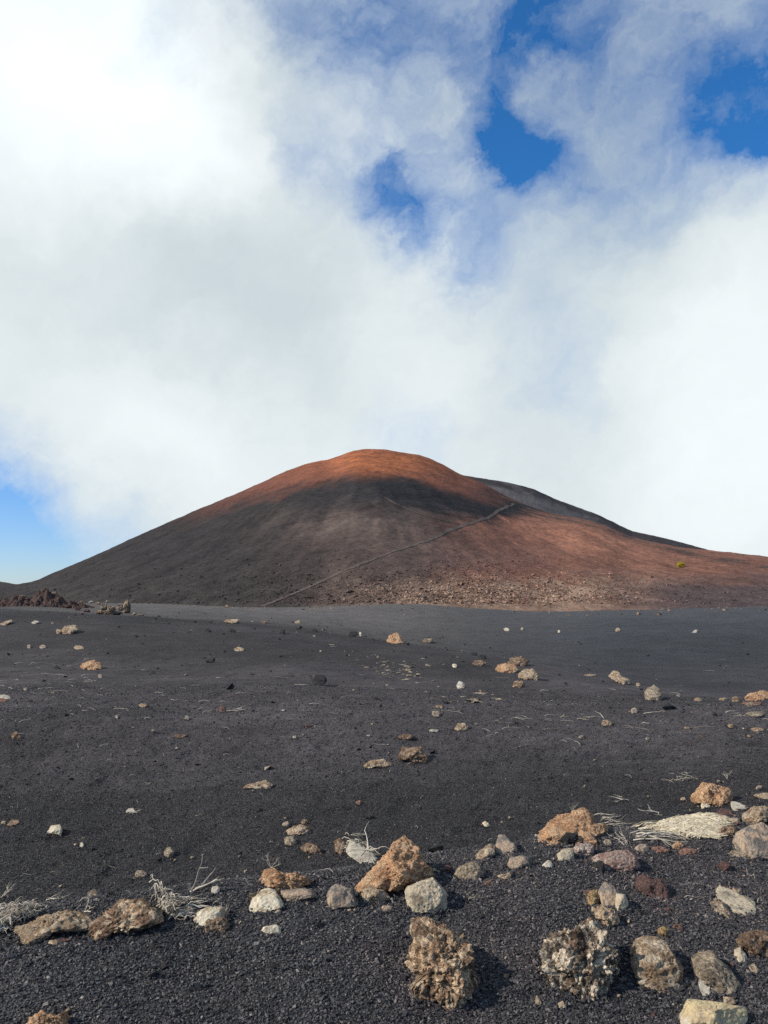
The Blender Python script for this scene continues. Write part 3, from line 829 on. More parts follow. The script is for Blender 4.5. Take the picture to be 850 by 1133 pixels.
R_('lichen', 'D', [(735,552),(770,553),(784,590),(777,640),(748,642),(718,620)], 'lichen green slab on the right side of the blue grey stone', style='slab')
R_('orange', 'D', [(330,372),(345,345),(395,320),(400,280),(430,240),(480,200),(530,190),(560,172),(592,170),(622,205),(632,245),(680,238),(698,270),(692,310),(660,338),(610,330),(560,335),(470,340),(400,352),(350,377)],
   'long clumpy orange rock ridge with a low left tail', style='lump', tau=.35)
R_('dark', 'D', [(470,322),(510,285),(555,283),(562,320),(510,342)], 'dark grey stone wedged in front of the clumpy orange ridge', sink=-.35)
R_('lichen', 'D', [(465,382),(495,357),(537,354),(544,416),(500,421),(470,416)], 'square pale green stone below the clumpy orange ridge', style='slab')
R_('pink', 'D', [(537,350),(560,330),(600,333),(642,345),(620,377),(580,391),(545,382)], 'pinkish rounded stone right of the square pale green stone')
R_('pale', 'D', [(400,430),(430,407),(452,430),(425,446)], 'small pale triangular stone left of the square pale green stone', name='stone', cat='stone')
R_('greytan', 'D', blob_poly(692,332,19,18,9), 'small grey stone at the right foot of the clumpy orange ridge', name='stone', cat='stone')
R_('pale', 'D', blob_poly(377,300,9,8,10), 'tiny white pebble on the left shoulder of the clumpy orange ridge', name='pebble', cat='pebble')
R_('greytan', 'D', [(12,472),(30,430),(80,413),(120,413),(152,450),(142,490),(80,507),(50,502)], 'knobbly grey tan rock low in the diagonal row right of the orange peak', style='block')
R_('tan', 'D', [(93,402),(130,363),(175,333),(197,350),(192,387),(140,407),(100,417)], 'slender tan rock rising from the knobbly grey tan rock', tau=.6)
R_('grey', 'D', [(190,350),(203,298),(230,293),(260,325),(292,340),(285,367),(240,372),(225,392),(200,387)], 'purple grey rock with a brown right end, top of the diagonal row')
R_('grey', 'D', [(245,432),(260,395),(300,387),(345,393),(357,425),(310,437),(295,457),(260,457)], 'small grey rock with a brown end right of the knobbly grey tan rock')
R_('tan', 'D', [(200,478),(240,470),(265,458),(260,490),(238,497)], 'small tan chip below the small grey rock with a brown end', name='stone', cat='stone')
R_('rust', 'D', [(135,512),(160,497),(187,492),(175,512),(150,528),(137,524)], 'flat reddish chip below the knobbly grey tan rock', name='stone', cat='stone', tau=.8)
R_('redbrown', 'C', blob_poly(615,350,24,22,11), 'small dark red stone at the left end of the diagonal row', name='stone', cat='stone')
R_('cream', 'C', [(780,128),(795,120),(818,140),(820,152),(795,148)], 'small cream oval stone alone on the dark cinder above the diagonal row', name='stone', cat='stone')
R_('orange', 'C', [(163,475),(180,430),(230,390),(260,350),(300,300),(340,250),(380,205),(410,188),(460,225),(492,290),(505,330),(545,350),(552,385),(500,410),(440,420),(400,440),(330,450),(260,470),(190,492)],
   'peaked orange rock shaped like a small mountain', style='lump', tau=.45, depth=.6)
R_('tan', 'C', [(205,480),(215,450),(260,423),(310,443),(347,480),(342,502),(280,505),(212,515)], 'low tan rock in front of the left foot of the orange peak')
R_('brown', 'C', [(485,380),(500,340),(520,328),(548,352),(560,385),(540,400),(500,400)], 'brown knob at the right foot of the orange peak')
R_('grey', 'C', [(55,490),(62,465),(90,430),(130,416),(160,440),(168,480),(202,492),(197,527),(140,532),(90,545),(45,532),(38,505)],
   'rounded grey rock with brown base at the left tip of the orange peak', style='block')
R_('lichen', 'C', [(413,455),(450,420),(480,385),(540,383),(577,410),(602,450),(604,490),(625,520),(602,552),(540,562),(480,564),(455,532),(428,502)],
   'blocky grey green rock just above the tall crusty brown rock', style='block', depth=.75)
R_('grey', 'C', blob_poly(330,535,26,18,12), 'small grey brown stone between the rounded grey rock and the tall crusty rock', name='stone', cat='stone')
R_('brown', 'C', [(80,210),(110,200),(135,218),(147,262),(120,282),(95,264)], 'small brown stone at the left end of the bleached log')
R_('brown', 'C', blob_poly(5,262,14,15,13), 'small brown stone left of the small brown stone by the bleached log', name='stone', cat='stone')
R_('rust', 'C', blob_poly(205,35,15,10,14), 'tiny reddish pebble on bare cinder behind the orange peak', name='pebble', cat='pebble')
# tile B
R_('tan', 'B', [(268,92),(290,70),(330,62),(370,48),(397,73),(387,92),(330,94),(300,87)], 'flat golden tan clump alone left of centre in the middle ground', tau=.6)
R_('tan', 'B', [(450,267),(480,245),(520,240),(557,262),(547,287),(490,290),(455,284)], 'flat tan stone topmost of the little group left of centre')
R_('brown', 'B', blob_poly(530,230,16,13,15), 'tiny brown pebble behind the flat tan stone of the little group', name='pebble', cat='pebble')
R_('grey', 'B', blob_poly(450,240,14,12,16), 'tiny grey pebble at the left rear of the flat tan stone', name='pebble', cat='pebble')
R_('greytan', 'B', [(440,310),(455,290),(490,293),(499,325),(470,334),(445,330)], 'roundish grey stone just below the flat tan stone')
R_('brown', 'B', [(510,342),(540,318),(580,328),(602,355),(575,370),(530,360)], 'oval brown stone lowest of the little group left of centre')
R_('orange', 'B', [(335,475),(350,430),(390,427),(430,450),(470,448),(520,468),(562,495),(565,520),(500,525),(420,530),(350,530)],
   'orange brown crust rock capping the cream wedge left of centre', style='lump', tau=.3)
R_('cream', 'B', [(285,628),(305,555),(350,512),(405,512),(442,540),(447,580),(400,602),(340,618),(300,637)], 'cream wedge of rock below the orange brown crust', style='slab', tau=.7, depth=.5)
R_('grey', 'B', [(425,570),(428,522),(500,512),(560,518),(585,535),(540,548),(480,560)], 'dark grey flake under the right end of the orange brown crust', style='slab', tau=.5)
R_('cream', 'B', [(50,662),(60,620),(100,598),(150,590),(182,600),(192,640),(180,660),(100,665),(70,685)], 'cream yellow rock beside the pale twigs left of centre', style='slab')
R_('brown', 'B', [(92,672),(110,648),(160,632),(195,640),(212,672),(190,702),(140,714),(100,702)], 'brown rock in front of the cream yellow rock')
R_('cream', 'B', [(343,712),(360,680),(400,668),(434,690),(410,714)], 'small off white stone on cinder below the cream wedge', name='stone', cat='stone')
R_('grey', 'B', blob_poly(415,617,17,14,17), 'tiny grey stone at the right foot of the cream wedge', name='stone', cat='stone')
R_('pale', 'B', [(128,530),(140,505),(165,503),(168,525),(150,545)], 'small pale stone above the cream yellow rock', name='stone', cat='stone')
R_('rust', 'B', blob_poly(763,148,13,11,18), 'small red pebble on bare cinder right of the little group', name='pebble', cat='pebble')
# tile A
R_('tan', 'A', [(48,752),(75,690),(95,665),(150,655),(200,630),(290,603),(350,608),(400,648),(430,660),(400,682),(340,685),(240,695),(190,725),(110,757),(60,767)],
   'long knobbly tan brown rock lying low near the left edge', style='crusty', tau=.6, depth=.5)
R_('crust2', 'A', [(313,745),(345,728),(400,695),(440,648),(490,598),(530,563),(600,558),(640,553),(682,598),(702,650),(640,670),(560,692),(470,702),(450,742),(395,757),(350,752)],
   'humped brown rock trailing a pale tail to the lower left', style='crusty', tau=.6, depth=.5)
R_('tan', 'A', [(203,752),(215,735),(250,728),(285,738),(280,752),(240,758)], 'flat tan stone between the two long brown rocks at left', name='stone', cat='stone', tau=.7)
R_('orange', 'A', [(98,1105),(120,1065),(165,1033),(195,1048),(235,1052),(250,1042),(292,1033),(303,1060),(285,1095),(280,1140),(180,1155),(105,1140)],
   'orange lump cut by the bottom edge at lower left', style='lump')
R_('greytan', 'A', blob_poly(397,537,20,20,19), 'small round grey stone above the gap between the long brown rocks', name='stone', cat='stone')
R_('cream', 'A', blob_poly(412,564,9,8,20), 'tiny pale pebble touching the small round grey stone', name='pebble', cat='pebble')
R_('greytan', 'A', [(577,452),(590,435),(615,437),(630,460),(600,472)], 'smooth grey oval stone in the dark cinder behind the humped rock', name='stone', cat='stone')
R_('greytan', 'A', [(700,362),(720,336),(747,360),(742,385),(705,387)], 'small upright grey stone beside a darker twin', name='stone', cat='stone')
R_('dark', 'A', blob_poly(673,385,19,18,21), 'small dark stone left of the small upright grey stone', name='stone', cat='stone')
R_('pale', 'A', [(538,190),(545,173),(570,170),(582,188),(560,195)], 'small white stone among twigs at left in the middle ground', name='stone', cat='stone')
R_('cream', 'A', [(200,282),(215,245),(245,241),(267,265),(247,289),(210,290)], 'pale angular stone at far left on the smooth cinder', name='stone', cat='stone', style='slab')
R_('pale', 'A', blob_poly(350,330,10,14,22), 'tiny upright white chip right of the pale angular stone', name='pebble', cat='pebble')
R_('brown', 'A', [(28,247),(50,220),(87,220),(82,242),(45,252)], 'low brown stone near the left edge beside the pale angular stone', name='stone', cat='stone')
R_('greytan', 'A', blob_poly(15,235,12,11,23), 'small grey stone touching the left edge beside the low brown stone', name='stone', cat='stone')
# -------- middle and far plain
Q_ = lambda kind, tile, pts, label, **k: rock(k.pop('name', 'stone'), kind, tile, pts, label, k.pop('cat', 'stone'), k.pop('group', G_PLAIN), **k)
Q_('tan', 'F', [(203,185),(225,160),(255,156),(267,175),(240,190),(210,190)], 'tan crumbly rock on the left hump below the lava boulders', name='rock', cat='rock')
Q_('tan', 'F', blob_poly(198,178,10,9,24), 'small tan stone at the left side of the tan crumbly rock')
Q_('orange', 'F', [(268,302),(290,285),(315,273),(342,285),(342,305),(310,310),(285,305)], 'orange tan rock on the left slope, brightest there', name='rock', cat='rock')
Q_('dark', 'F', [(178,306),(190,288),(203,306)], 'small black triangular rock left of the orange tan rock')
Q_('pale', 'F', [(104,150),(118,141),(133,146),(118,153)], 'white flat stone high on the left hump')
Q_('tan', 'F', blob_poly(265,232,20,7,25), 'flat tan stone between the tan crumbly rock and the orange tan rock', tau=.6)
Q_('grey', 'F', blob_poly(145,230,14,7,26), 'low grey stone at far left above the black triangular rock')
Q_('grey', 'F', blob_poly(97,229,6,7,27), 'small grey stone left of the low grey stone')
Q_('pale', 'F', [(-10,398),(15,390),(38,400),(20,408)], 'white topped flat stone cut by the left edge', tau=.6)
Q_('rust', 'F', [(-10,406),(12,403),(28,410),(15,416),(-8,416)], 'rusty stone under the white topped flat stone')
Q_('tan', 'F', blob_poly(480,427,14,8,28), 'lone tan stone on the plain left of centre below the hump')
Q_('redbrown', 'F', blob_poly(748,438,13,14,29), 'dark red stone with pale twigs on the plain left of centre')
Q_('brown', 'F', [(35,540),(40,520),(55,515),(78,535),(75,543)], 'brown pointed stone near the left edge of the plain')
Q_('brown', 'F', blob_poly(605,530,28,7,30), 'long low brown stone on the plain below the dark red stone', tau=.6)
Q_('grey', 'F', blob_poly(628,468,9,9,31), 'small grey stone left of the dark red stone')
Q_('tan', 'F', [(752,147),(765,137),(800,136),(808,148),(780,152)], 'flat tan rock on the rim of the left hump', name='rock', cat='rock')
Q_('dark', 'F', blob_poly(780,176,13,7,32), 'dark stone just below the flat tan rock of the rim')
Q_('dark', 'F', blob_poly(698,176,12,7,33), 'dark stone left of the dark stone below the rim rock')
Q_('tan', 'F', [(785,238),(800,230),(822,236),(820,245),(792,246)], 'tan stone on the smooth slope below the rim rock')
Q_('dark', 'F', blob_poly(707,148,7,4,34), 'tiny dark stone left of the flat tan rock of the rim')
Q_('tan', 'F', [(0,152),(18,145),(40,138),(42,145),(15,158),(0,160)], 'flat tan rubble at the left edge under the lava heap', tau=.6)
Q_('grey', 'F', blob_poly(335,328,8,8,35), 'small grey stone right of the orange tan rock')
Q_('dark', 'F', blob_poly(103,412,9,5,36), 'low dark stone right of the white topped flat stone')
Q_('pale', 'F', blob_poly(393,467,5,6,37), 'tiny white stone on the plain below the lone tan stone', name='pebble', cat='pebble')
Q_('red', 'F', blob_poly(845,322,9,4,38), 'tiny red flat stone left of the small dark crusty block', name='pebble', cat='pebble')
Q_('grey', 'F', blob_poly(85,372,8,5,39), 'small grey stone above the low dark stone at far left')
Q_('orange', 'G', [(433,149),(443,128),(465,117),(480,128),(489,152),(460,155)], 'peaked tan rock on the rim at centre', name='rock', cat='rock')
Q_('dark', 'G', [(308,128),(318,112),(335,112),(342,125),(325,131)], 'dark rough rock on the rim left of the peaked tan rock', name='rock', cat='rock')
Q_('cream', 'G', blob_poly(348,122,4,8,40), 'small white stone beside the dark rough rim rock')
Q_('yellow', 'G', [(545,148),(558,135),(580,135),(585,147),(565,152)], 'yellowish stone right of the peaked tan rock on the rim')
Q_('dark', 'G', blob_poly(200,110,10,6,41), 'small dark stone on the rim farther left than the dark rough rock')
Q_('dark', 'G', blob_poly(95,115,10,8,42), 'dark pointed stone right of the flat tan rim rock')
Q_('brown', 'G', blob_poly(35,83,11,5,43), 'flat brown stone at the far edge of the pale strip')
Q_('tan', 'G', blob_poly(145,83,9,5,44), 'tiny tan stone on the pale strip above the rim')
Q_('dark', 'G', [(190,272),(205,253),(230,253),(240,272),(215,292),(198,287)], 'small dark crusty block on the hump slope left of the pale chips', name='rock', cat='rock', style='crusty')
Q_('dark', 'G', blob_poly(398,331,8,6,45), 'tiny black stone below the pale chips', name='pebble', cat='pebble')
Q_('redbrown', 'G', blob_poly(178,420,14,6,46), 'low dark brown stone on the plain left of centre')
Q_('pale', 'G', [(660,290),(672,274),(687,288),(680,299),(665,300)], 'bright white stone right of the pale chips')
Q_('cream', 'G', blob_poly(655,224,9,7,47), 'small cream stone above the bright white stone')
Q_('brown', 'G', [(710,220),(720,207),(745,205),(760,218),(735,226)], 'brown flat rock left of the orange rock heap on the ridge', name='rock', cat='rock')
Q_('dark', 'G', blob_poly(717,188,14,7,48), 'dark stone behind the brown flat rock')
Q_('dark', 'G', blob_poly(747,196,12,8,49), 'dark brown stone between the brown flat rock and the orange heap')
Q_('greytan', 'G', [(580,388),(588,370),(600,370),(607,388),(592,393)], 'grey brown stone of a pair below the bright white stone')
Q_('tan', 'G', blob_poly(603,358,14,6,50), 'flat tan stone just behind the grey brown stone')
Q_('tan', 'G', [(652,430),(662,413),(685,410),(700,425),(692,438),(660,438)], 'round striped tan rock right of the flat tan brown rock', name='rock', cat='rock')
Q_('brown', 'G', [(470,462),(485,447),(510,446),(525,457),(515,466),(480,467)], 'flat tan brown rock just above the dark crusty block', name='rock', cat='rock')
Q_('pale', 'G', blob_poly(588,436,18,5,51), 'low pale flat stone between the two tan rocks at centre', tau=.6)
Q_('brown', 'G', [(470,515),(485,488),(510,495),(547,484),(552,505),(569,530),(562,547),(530,547),(500,537),(475,532)], 'dark brown crusty block at the centre of the plain', name='rock', cat='rock', style='crusty')
Q_('tan', 'G', [(353,557),(385,529),(420,526),(459,545),(440,555),(400,552),(370,560)], 'flat tan rock left of the dark brown crusty block', name='rock', cat='rock', tau=.5)
Q_('cream', 'G', blob_poly(822,107,9,6,52), 'small white stone on the far dark slope at centre right')
Q_('pale', 'G', blob_poly(375,452,8,4,53), 'tiny pale chip left of the flat tan brown rock', name='pebble', cat='pebble')
Q_('pale', 'G', blob_poly(135,457,6,5,54), 'tiny white pebble below the low dark brown stone', name='pebble', cat='pebble')
Q_('pale', 'G', blob_poly(98,370,6,4,55), 'tiny white pebble above the low dark brown stone', name='pebble', cat='pebble')
Q_('brown', 'H', [(0,222),(20,198),(50,193),(77,210),(72,227),(30,227)], 'grey brown rock at the back of the orange heap on the ridge', name='rock', cat='rock')
Q_('orange', 'H', [(-35,240),(-22,222),(0,215),(30,222),(42,240),(20,249),(-15,250)], 'orange flat rock at the front of the heap on the ridge', name='rock', cat='rock')
Q_('tan', 'H', [(38,252),(60,233),(90,233),(105,255),(98,274),(70,272),(45,264)], 'tan rock at the right end of the orange heap on the ridge', name='rock', cat='rock')
Q_('brown', 'H', [(20,290),(30,275),(50,272),(62,288),(45,297),(28,294)], 'brown stone below the orange heap on the ridge')
Q_('tan', 'H', [(331,262),(345,240),(360,243),(375,262),(400,270),(407,290),(380,290),(350,277)], 'two humped tan rock on the ridge right of the heap', name='rock', cat='rock')
Q_('greytan', 'H', [(448,322),(465,300),(485,286),(502,300),(507,325),(490,340),(465,334)], 'pointed grey tan boulder at the low end of the ridge', name='boulder', cat='boulder', style='slab')
Q_('tan', 'H', blob_poly(430,286,8,6,56), 'small tan stone between the two humped rock and the pointed boulder')
Q_('grey', 'H', blob_poly(560,321,8,4,57), 'tiny grey stone right of the pointed grey tan boulder', name='pebble', cat='pebble')
Q_('tan', 'H', [(310,415),(315,402),(330,400),(344,408),(342,420),(320,422)], 'tan stone on the plain below the two humped rock')
Q_('grey', 'H', blob_poly(415,371,12,10,58), 'small grey stone on the plain below the pointed boulder')
Q_('grey', 'H', blob_poly(245,456,10,8,59), 'small grey stone with white specks left below the tan plain stone')
Q_('grey', 'H', blob_poly(460,462,8,6,60), 'small grey stone on the plain farther below the pointed boulder')
Q_('tan', 'H', blob_poly(622,334,14,7,61), 'tan stone first of the row leading to the right edge')
Q_('tan', 'H', blob_poly(705,334,17,6,62), 'flat tan stone second of the row leading to the right edge')
Q_('brown', 'H', blob_poly(745,334,16,11,63), 'brown stone third of the row leading to the right edge')
Q_('orange', 'H', [(773,337),(800,315),(845,303),(872,318),(870,338),(790,340)], 'orange rock on the ridge at the right edge', name='rock', cat='rock')
Q_('rust', 'H', [(763,347),(790,340),(830,343),(832,354),(790,355)], 'flat reddish stone under the orange rock at the right edge', tau=.6)
Q_('greytan', 'H', [(770,390),(800,373),(830,372),(845,385),(820,392)], 'pale grey low rock near the right edge below the orange rock', tau=.5, name='rock', cat='rock')
Q_('tan', 'H', blob_poly(731,420,13,8,64), 'small tan stone left below the pale grey low rock')
Q_('tan', 'H', blob_poly(820,432,28,8,65), 'flat tan stone near the right edge below the pale grey low rock', tau=.6)
Q_('tan', 'H', blob_poly(587,426,11,5,66), 'tiny tan stone on the plain right of the tan plain stone', name='pebble', cat='pebble')
Q_('tan', 'H', blob_poly(797,452,15,4,67), 'thin tan chip lowest near the right edge of the plain', tau=.6)
Q_('brown', 'H', blob_poly(637,452,7,5,68), 'tiny brown pebble left of the thin tan chip', name='pebble', cat='pebble')
Q_('tan', 'H', blob_poly(363,108,9,6,69), 'tan stone on the far dark slope right of centre')
Q_('pale', 'H', [(602,118),(612,110),(622,108),(615,119)], 'pale sliver on the far dark slope toward the right')
Q_('cream', 'H', blob_poly(172,114,5,5,70), 'tiny cream pebble on the far dark slope', name='pebble', cat='pebble')
Q_('tan', 'H', blob_poly(52,105,5,5,71), 'tiny tan pebble near the left of the far dark slope', name='pebble', cat='pebble')
Q_('dark', 'H', blob_poly(193,283,6,6,72), 'tiny black pebble right of the orange heap', name='pebble', cat='pebble')
Q_('tan', 'H', blob_poly(272,255,24,4,73), 'long thin tan slab on the crest left of the two humped rock', tau=.5)

# -------- lava heap at the left: outcrop body and its separate blocks
G_HEAP = 'lava blocks on the heap at far left'
def outcrop(pts_top, y_base, label, kind, depth_m):
    """rough heap following a crest line, a real mound with a rounded back"""
    P = topx('I', pts_top); yb = y_base/5.3125+630
    bx = np.linspace(P[0, 0], P[-1, 0], 200)
    top = np.interp(bx, P[:, 0], P[:, 1])
    G0, _, _ = march(lambda x, y: H(x, y, False), np.array([45.0]), np.array([674.5]))
    Y0 = G0[0, 1]+1.0
    t = (bx-425)/860
    v = np.linspace(0, 1, 60)
    T, Vv = np.meshgrid(t, v, indexing='ij'); Yg = Y0+depth_m*Vv; X = T*Yg
    hz = CAMZ+(Y0+depth_m*.4)*np.tan(PITCH+np.arctan((566.5-top)/F))
    z0 = H(X, Yg, False)
    prof = np.clip(np.sin(np.pi*np.clip(Vv*1.15, 0, 1))**.8, 0, 1)
    p3 = np.stack([X, Yg, z0], -1)
    b, _ = worley(p3/.55, 4); b2, _ = worley(p3/.22, 6)
    hh = np.maximum(hz[:, None]-z0, 0)*prof
    Z = z0-.15+hh*(1+.12*fbm(p3/1.2, 3, 2))+np.minimum(hh*1.5, .55)*np.clip(.5-b, -.3, .22)*1.3+np.minimum(hh, .25)*np.clip(.5-b2, -.3, .2)*1.2
    o = mesh_from('lava_heap', np.stack([X, Yg, Z], -1).reshape(-1, 3), gridfaces(200, 60), 4, mat_rock(kind, 'far'), False)
    loc = Vector((float(X.mean()), float(Y0), float(z0.mean())))
    o.data.transform(__import__('mathutils').Matrix.Translation(-loc)); o.location = loc
    tag(o, label, 'lava heap'); return o
outcrop([(-160,190),(-100,165),(-40,172),(20,170),(60,160),(100,150),(140,154),(175,168),(200,156),(240,130),(270,116),(300,130),(345,148),(385,168),(430,186),(480,200),(530,212),(570,225),(610,262)], 222,
        'reddish black lava heap on the left hump below the cone', 'red', 4.5)
heap = [('red', 262, 122, 30, 22, 'jagged dark red block crowning the lava heap'), ('brown', 318, 142, 26, 20, 'grey brown block right of the heap crown'),
        ('red', 215, 165, 22, 16, 'dark red block left of the heap crown'), ('red', 355, 175, 24, 14, 'rusty block on the right shoulder of the lava heap'),
        ('brown', 130, 158, 28, 16, 'brown block atop the left lobe of the lava heap'), ('dark', 80, 195, 24, 18, 'dark block in the gap between the heap lobes'),
        ('grey', 85, 170, 20, 14, 'grey block on the left lobe of the lava heap'), ('red', 190, 195, 26, 13, 'red block low in the middle of the lava heap'),
        ('red', 265, 200, 30, 12, 'wide red block at the foot of the lava heap'), ('rust', 330, 205, 26, 12, 'bright rusty block at the foot of the lava heap'),
        ('red', 400, 212, 26, 12, 'red block on the tail of the lava heap'), ('redbrown', 455, 225, 24, 12, 'dark brown block farther down the heap tail'),
        ('rust', 30, 205, 24, 10, 'rusty block at the left foot of the lava heap'), ('redbrown', 510, 238, 20, 10, 'brown block at the very end of the heap tail')]
for i, (k, cx, cy, a, b, lab) in enumerate(heap):
    rock('lava_block', k, 'I', blob_poly(cx, cy+6, a, b, 200+i, 10), lab, 'lava block', G_HEAP, tau=0, style='crusty', minlev=4, sink=.1)
outcrop([(550,262),(570,240),(600,215),(630,205),(660,222),(690,222),(720,215),(755,225),(775,262)], 262,
        'low yellowish rubble bank joining the upright yellow grey block', 'yellow', 2.2)
pile = [('yellow', [(722,262),(728,205),(745,180),(768,176),(770,230),(765,262)], 'tall upright yellow grey block at the right end of the pile'),
        ('yellow', [(630,245),(634,215),(655,212),(680,235),(668,252)], 'bright yellow block in the middle of the pile'),
        ('yellow', [(588,235),(598,205),(620,205),(632,225),(615,242)], 'yellow grey block at the left of the pile'),
        ('brown', [(560,262),(568,240),(595,238),(612,255),(600,266)], 'brown block at the left foot of the pile'),
        ('dark', [(640,266),(650,250),(690,245),(722,258),(700,268)], 'dark block at the foot of the pile'),
        ('yellow', [(685,240),(690,212),(715,200),(728,220),(722,245)], 'yellow grey block leaning on the tall upright block'),
        ('greytan', [(620,195),(626,180),(637,185),(638,200)], 'small pointed stone on top of the pile'),
        ('pale', [(520,195),(535,185),(550,188),(545,200)], 'pale stone on the crest left of the pile'),
        ('greytan', [(555,200),(570,190),(592,193),(590,205),(565,206)], 'flat grey stone on the crest left of the pile'),
        ('brown', [(468,195),(478,184),(488,192),(482,202)], 'small brown stone at the start of the crest row'),
        ('brown', [(605,262),(612,240),(640,242),(650,260),(625,268)], 'brown block under the bright yellow block'),
        ('tan', [(775,270),(783,254),(800,256),(802,268)], 'small tan stone just right of the tall upright block'),
        ('tan', [(805,268),(825,260),(848,264),(845,272)], 'flat tan stone farthest right of the pile'),
        ('redbrown', [(470,262),(480,254),(495,258),(492,266)], 'small dark red stone in front of the heap tail')]
for k, pts, lab in pile:
    rock('lava_block', k, 'I', pts, lab, 'lava block', 'yellowish blocks piled right of the lava heap', tau=0, style='crusty' if k != 'yellow' else 'block', minlev=4, sink=.1)

# -------- yellow green shrub far up on the cone
def shrub():
    G, _, _ = march(HCq, np.array([753.5]), np.array([628.0]), 150, 620, 2500); g = G[0]
    r = bpy.data.objects.new('shrub', None); COL.objects.link(r); r.location = g
    tag(r, 'yellow green broom shrub, the only one on the right flank of the cone', 'shrub')
    m, t = newmat('broom_leaf')
    t.out(t.mix(t.n('ShaderNodeNewGeometry').outputs['Random Per Island'], (.55, .42, .04), (.30, .27, .04)), .8, None, .1)
    n = 1400
    p = rng.normal(size=(n, 3)); p /= np.linalg.norm(p, axis=1, keepdims=True); p *= (rng.random((n, 1))**.4)
    p = p*np.array([1.35, 1.2, 1.15])*(1+.35*fbm(p*2, 2, 9)[:, None])+np.array([0, 0, 1.1])
    q = rng.normal(size=(n, 3, 3))*.12
    V = (p[:, None]+q).reshape(-1, 3)
    mesh_from('foliage', V, np.arange(3*n).reshape(-1, 3), 3, m, False, parent=r)
    tubes('stem', [(np.array([[0, 0, -.3], [.1*a, .1*b, .4], [.5*a, .5*b, 1.1]]), .05) for a, b in ((1, .3), (-1, .5), (.2, -1), (.1, .9))], M_TWIG, parent=r)

# ------------------------------------------------------------------ dead wood
def tubes(name, lines, mat, parent=None, loc=None, sides=4):
    Vs, Fs, n0 = [], [], 0
    ca = np.linspace(0, 2*math.pi, sides, endpoint=False)
    for P, r in lines:
        P = np.asarray(P, float); n = len(P)
        d = np.gradient(P, axis=0); d /= np.linalg.norm(d, axis=1, keepdims=True)+1e-9
        a = np.cross(d, [0, 0, 1.0]); a[np.linalg.norm(a, axis=1) < 1e-3] = [1, 0, 0]; a /= np.linalg.norm(a, axis=1, keepdims=True)
        b = np.cross(a, d)
        rr = r*(1-.75*np.linspace(0, 1, n)**1.3)
        V = P[:, None]+rr[:, None, None]*(np.cos(ca)[None, :, None]*a[:, None]+np.sin(ca)[None, :, None]*b[:, None])
        Vs.append(V.reshape(-1, 3))
        for i in range(n-1):
            for k in range(sides):
                k2 = (k+1) % sides
                Fs.append([n0+i*sides+k, n0+i*sides+k2, n0+(i+1)*sides+k2, n0+(i+1)*sides+k])
        n0 += n*sides
    return mesh_from(name, np.concatenate(Vs), np.array(Fs), 4, mat, True, parent=parent, loc=loc)

def g3(px, py):
    G, _, _ = march(Hq, np.array([px], float), np.array([py], float)); return G[0]

def wiggle(p0, direction, length, n=7, bend=.35, lift=0.0, r=None, hug=True, clear=.01):
    d = np.array(direction, float); d /= np.linalg.norm(d); p = np.array(p0, float); out = [p.copy()]
    curl = random.uniform(-bend, bend)
    for i in range(n):
        a = curl/n+random.gauss(0, bend*.35)
        c, s = math.cos(a), math.sin(a); d = np.array([d[0]*c-d[1]*s, d[0]*s+d[1]*c, d[2]+random.gauss(0, .08)]); d /= np.linalg.norm(d)
        p = p+d*length/n
        if hug:
            z = float(Hq(p[0], p[1])); p[2] = max(p[2], z+clear) if lift > 0 else z+clear+random.random()*.015
        out.append(p.copy())
    return np.array(out)

def fibre_mat(tile, poly, n, length, rad, label, ang=0.0, spread=.35, name='dry_branch', thick=.03, lift=.0, mat=None):
    """bleached fibres lying side by side, filling an outline on the ground"""
    P = topx(tile, poly); x0, x1, y0, y1 = P[:, 0].min(), P[:, 0].max(), P[:, 1].min(), P[:, 1].max()
    pts = []
    while len(pts) < n:
        x, y = random.uniform(x0, x1), random.uniform(y0, y1); ins = False
        for i in range(len(P)):
            a, b = P[i], P[i-1]
            if (a[1] > y) != (b[1] > y) and x < (b[0]-a[0])*(y-a[1])/(b[1]-a[1])+a[0]: ins = not ins
        if ins: pts.append((x, y))
    G, _, _ = march(Hq, np.array([p[0] for p in pts]), np.array([p[1] for p in pts]))
    lines = []
    for g in G:
        a = ang+random.gauss(0, spread); L = length*random.uniform(.4, 1.2)
        p0 = g-np.array([math.cos(a), math.sin(a), 0])*L/2; h = thick*random.random()
        q = wiggle(p0, (math.cos(a), math.sin(a), 0), L, 6, .5, clear=.004+h)
        q[0, 2] = float(Hq(q[0, 0], q[0, 1]))+h
        q[:, 2] += lift*np.sin(np.linspace(0, math.pi, len(q)))*random.random()
        lines.append((q, rad*random.uniform(.5, 1.5)))
    loc = G.mean(0)
    o = tubes(name, lines, mat or M_TWIG, loc=loc); tag(o, label, 'dead branch', 'bleached dead branches'); return o

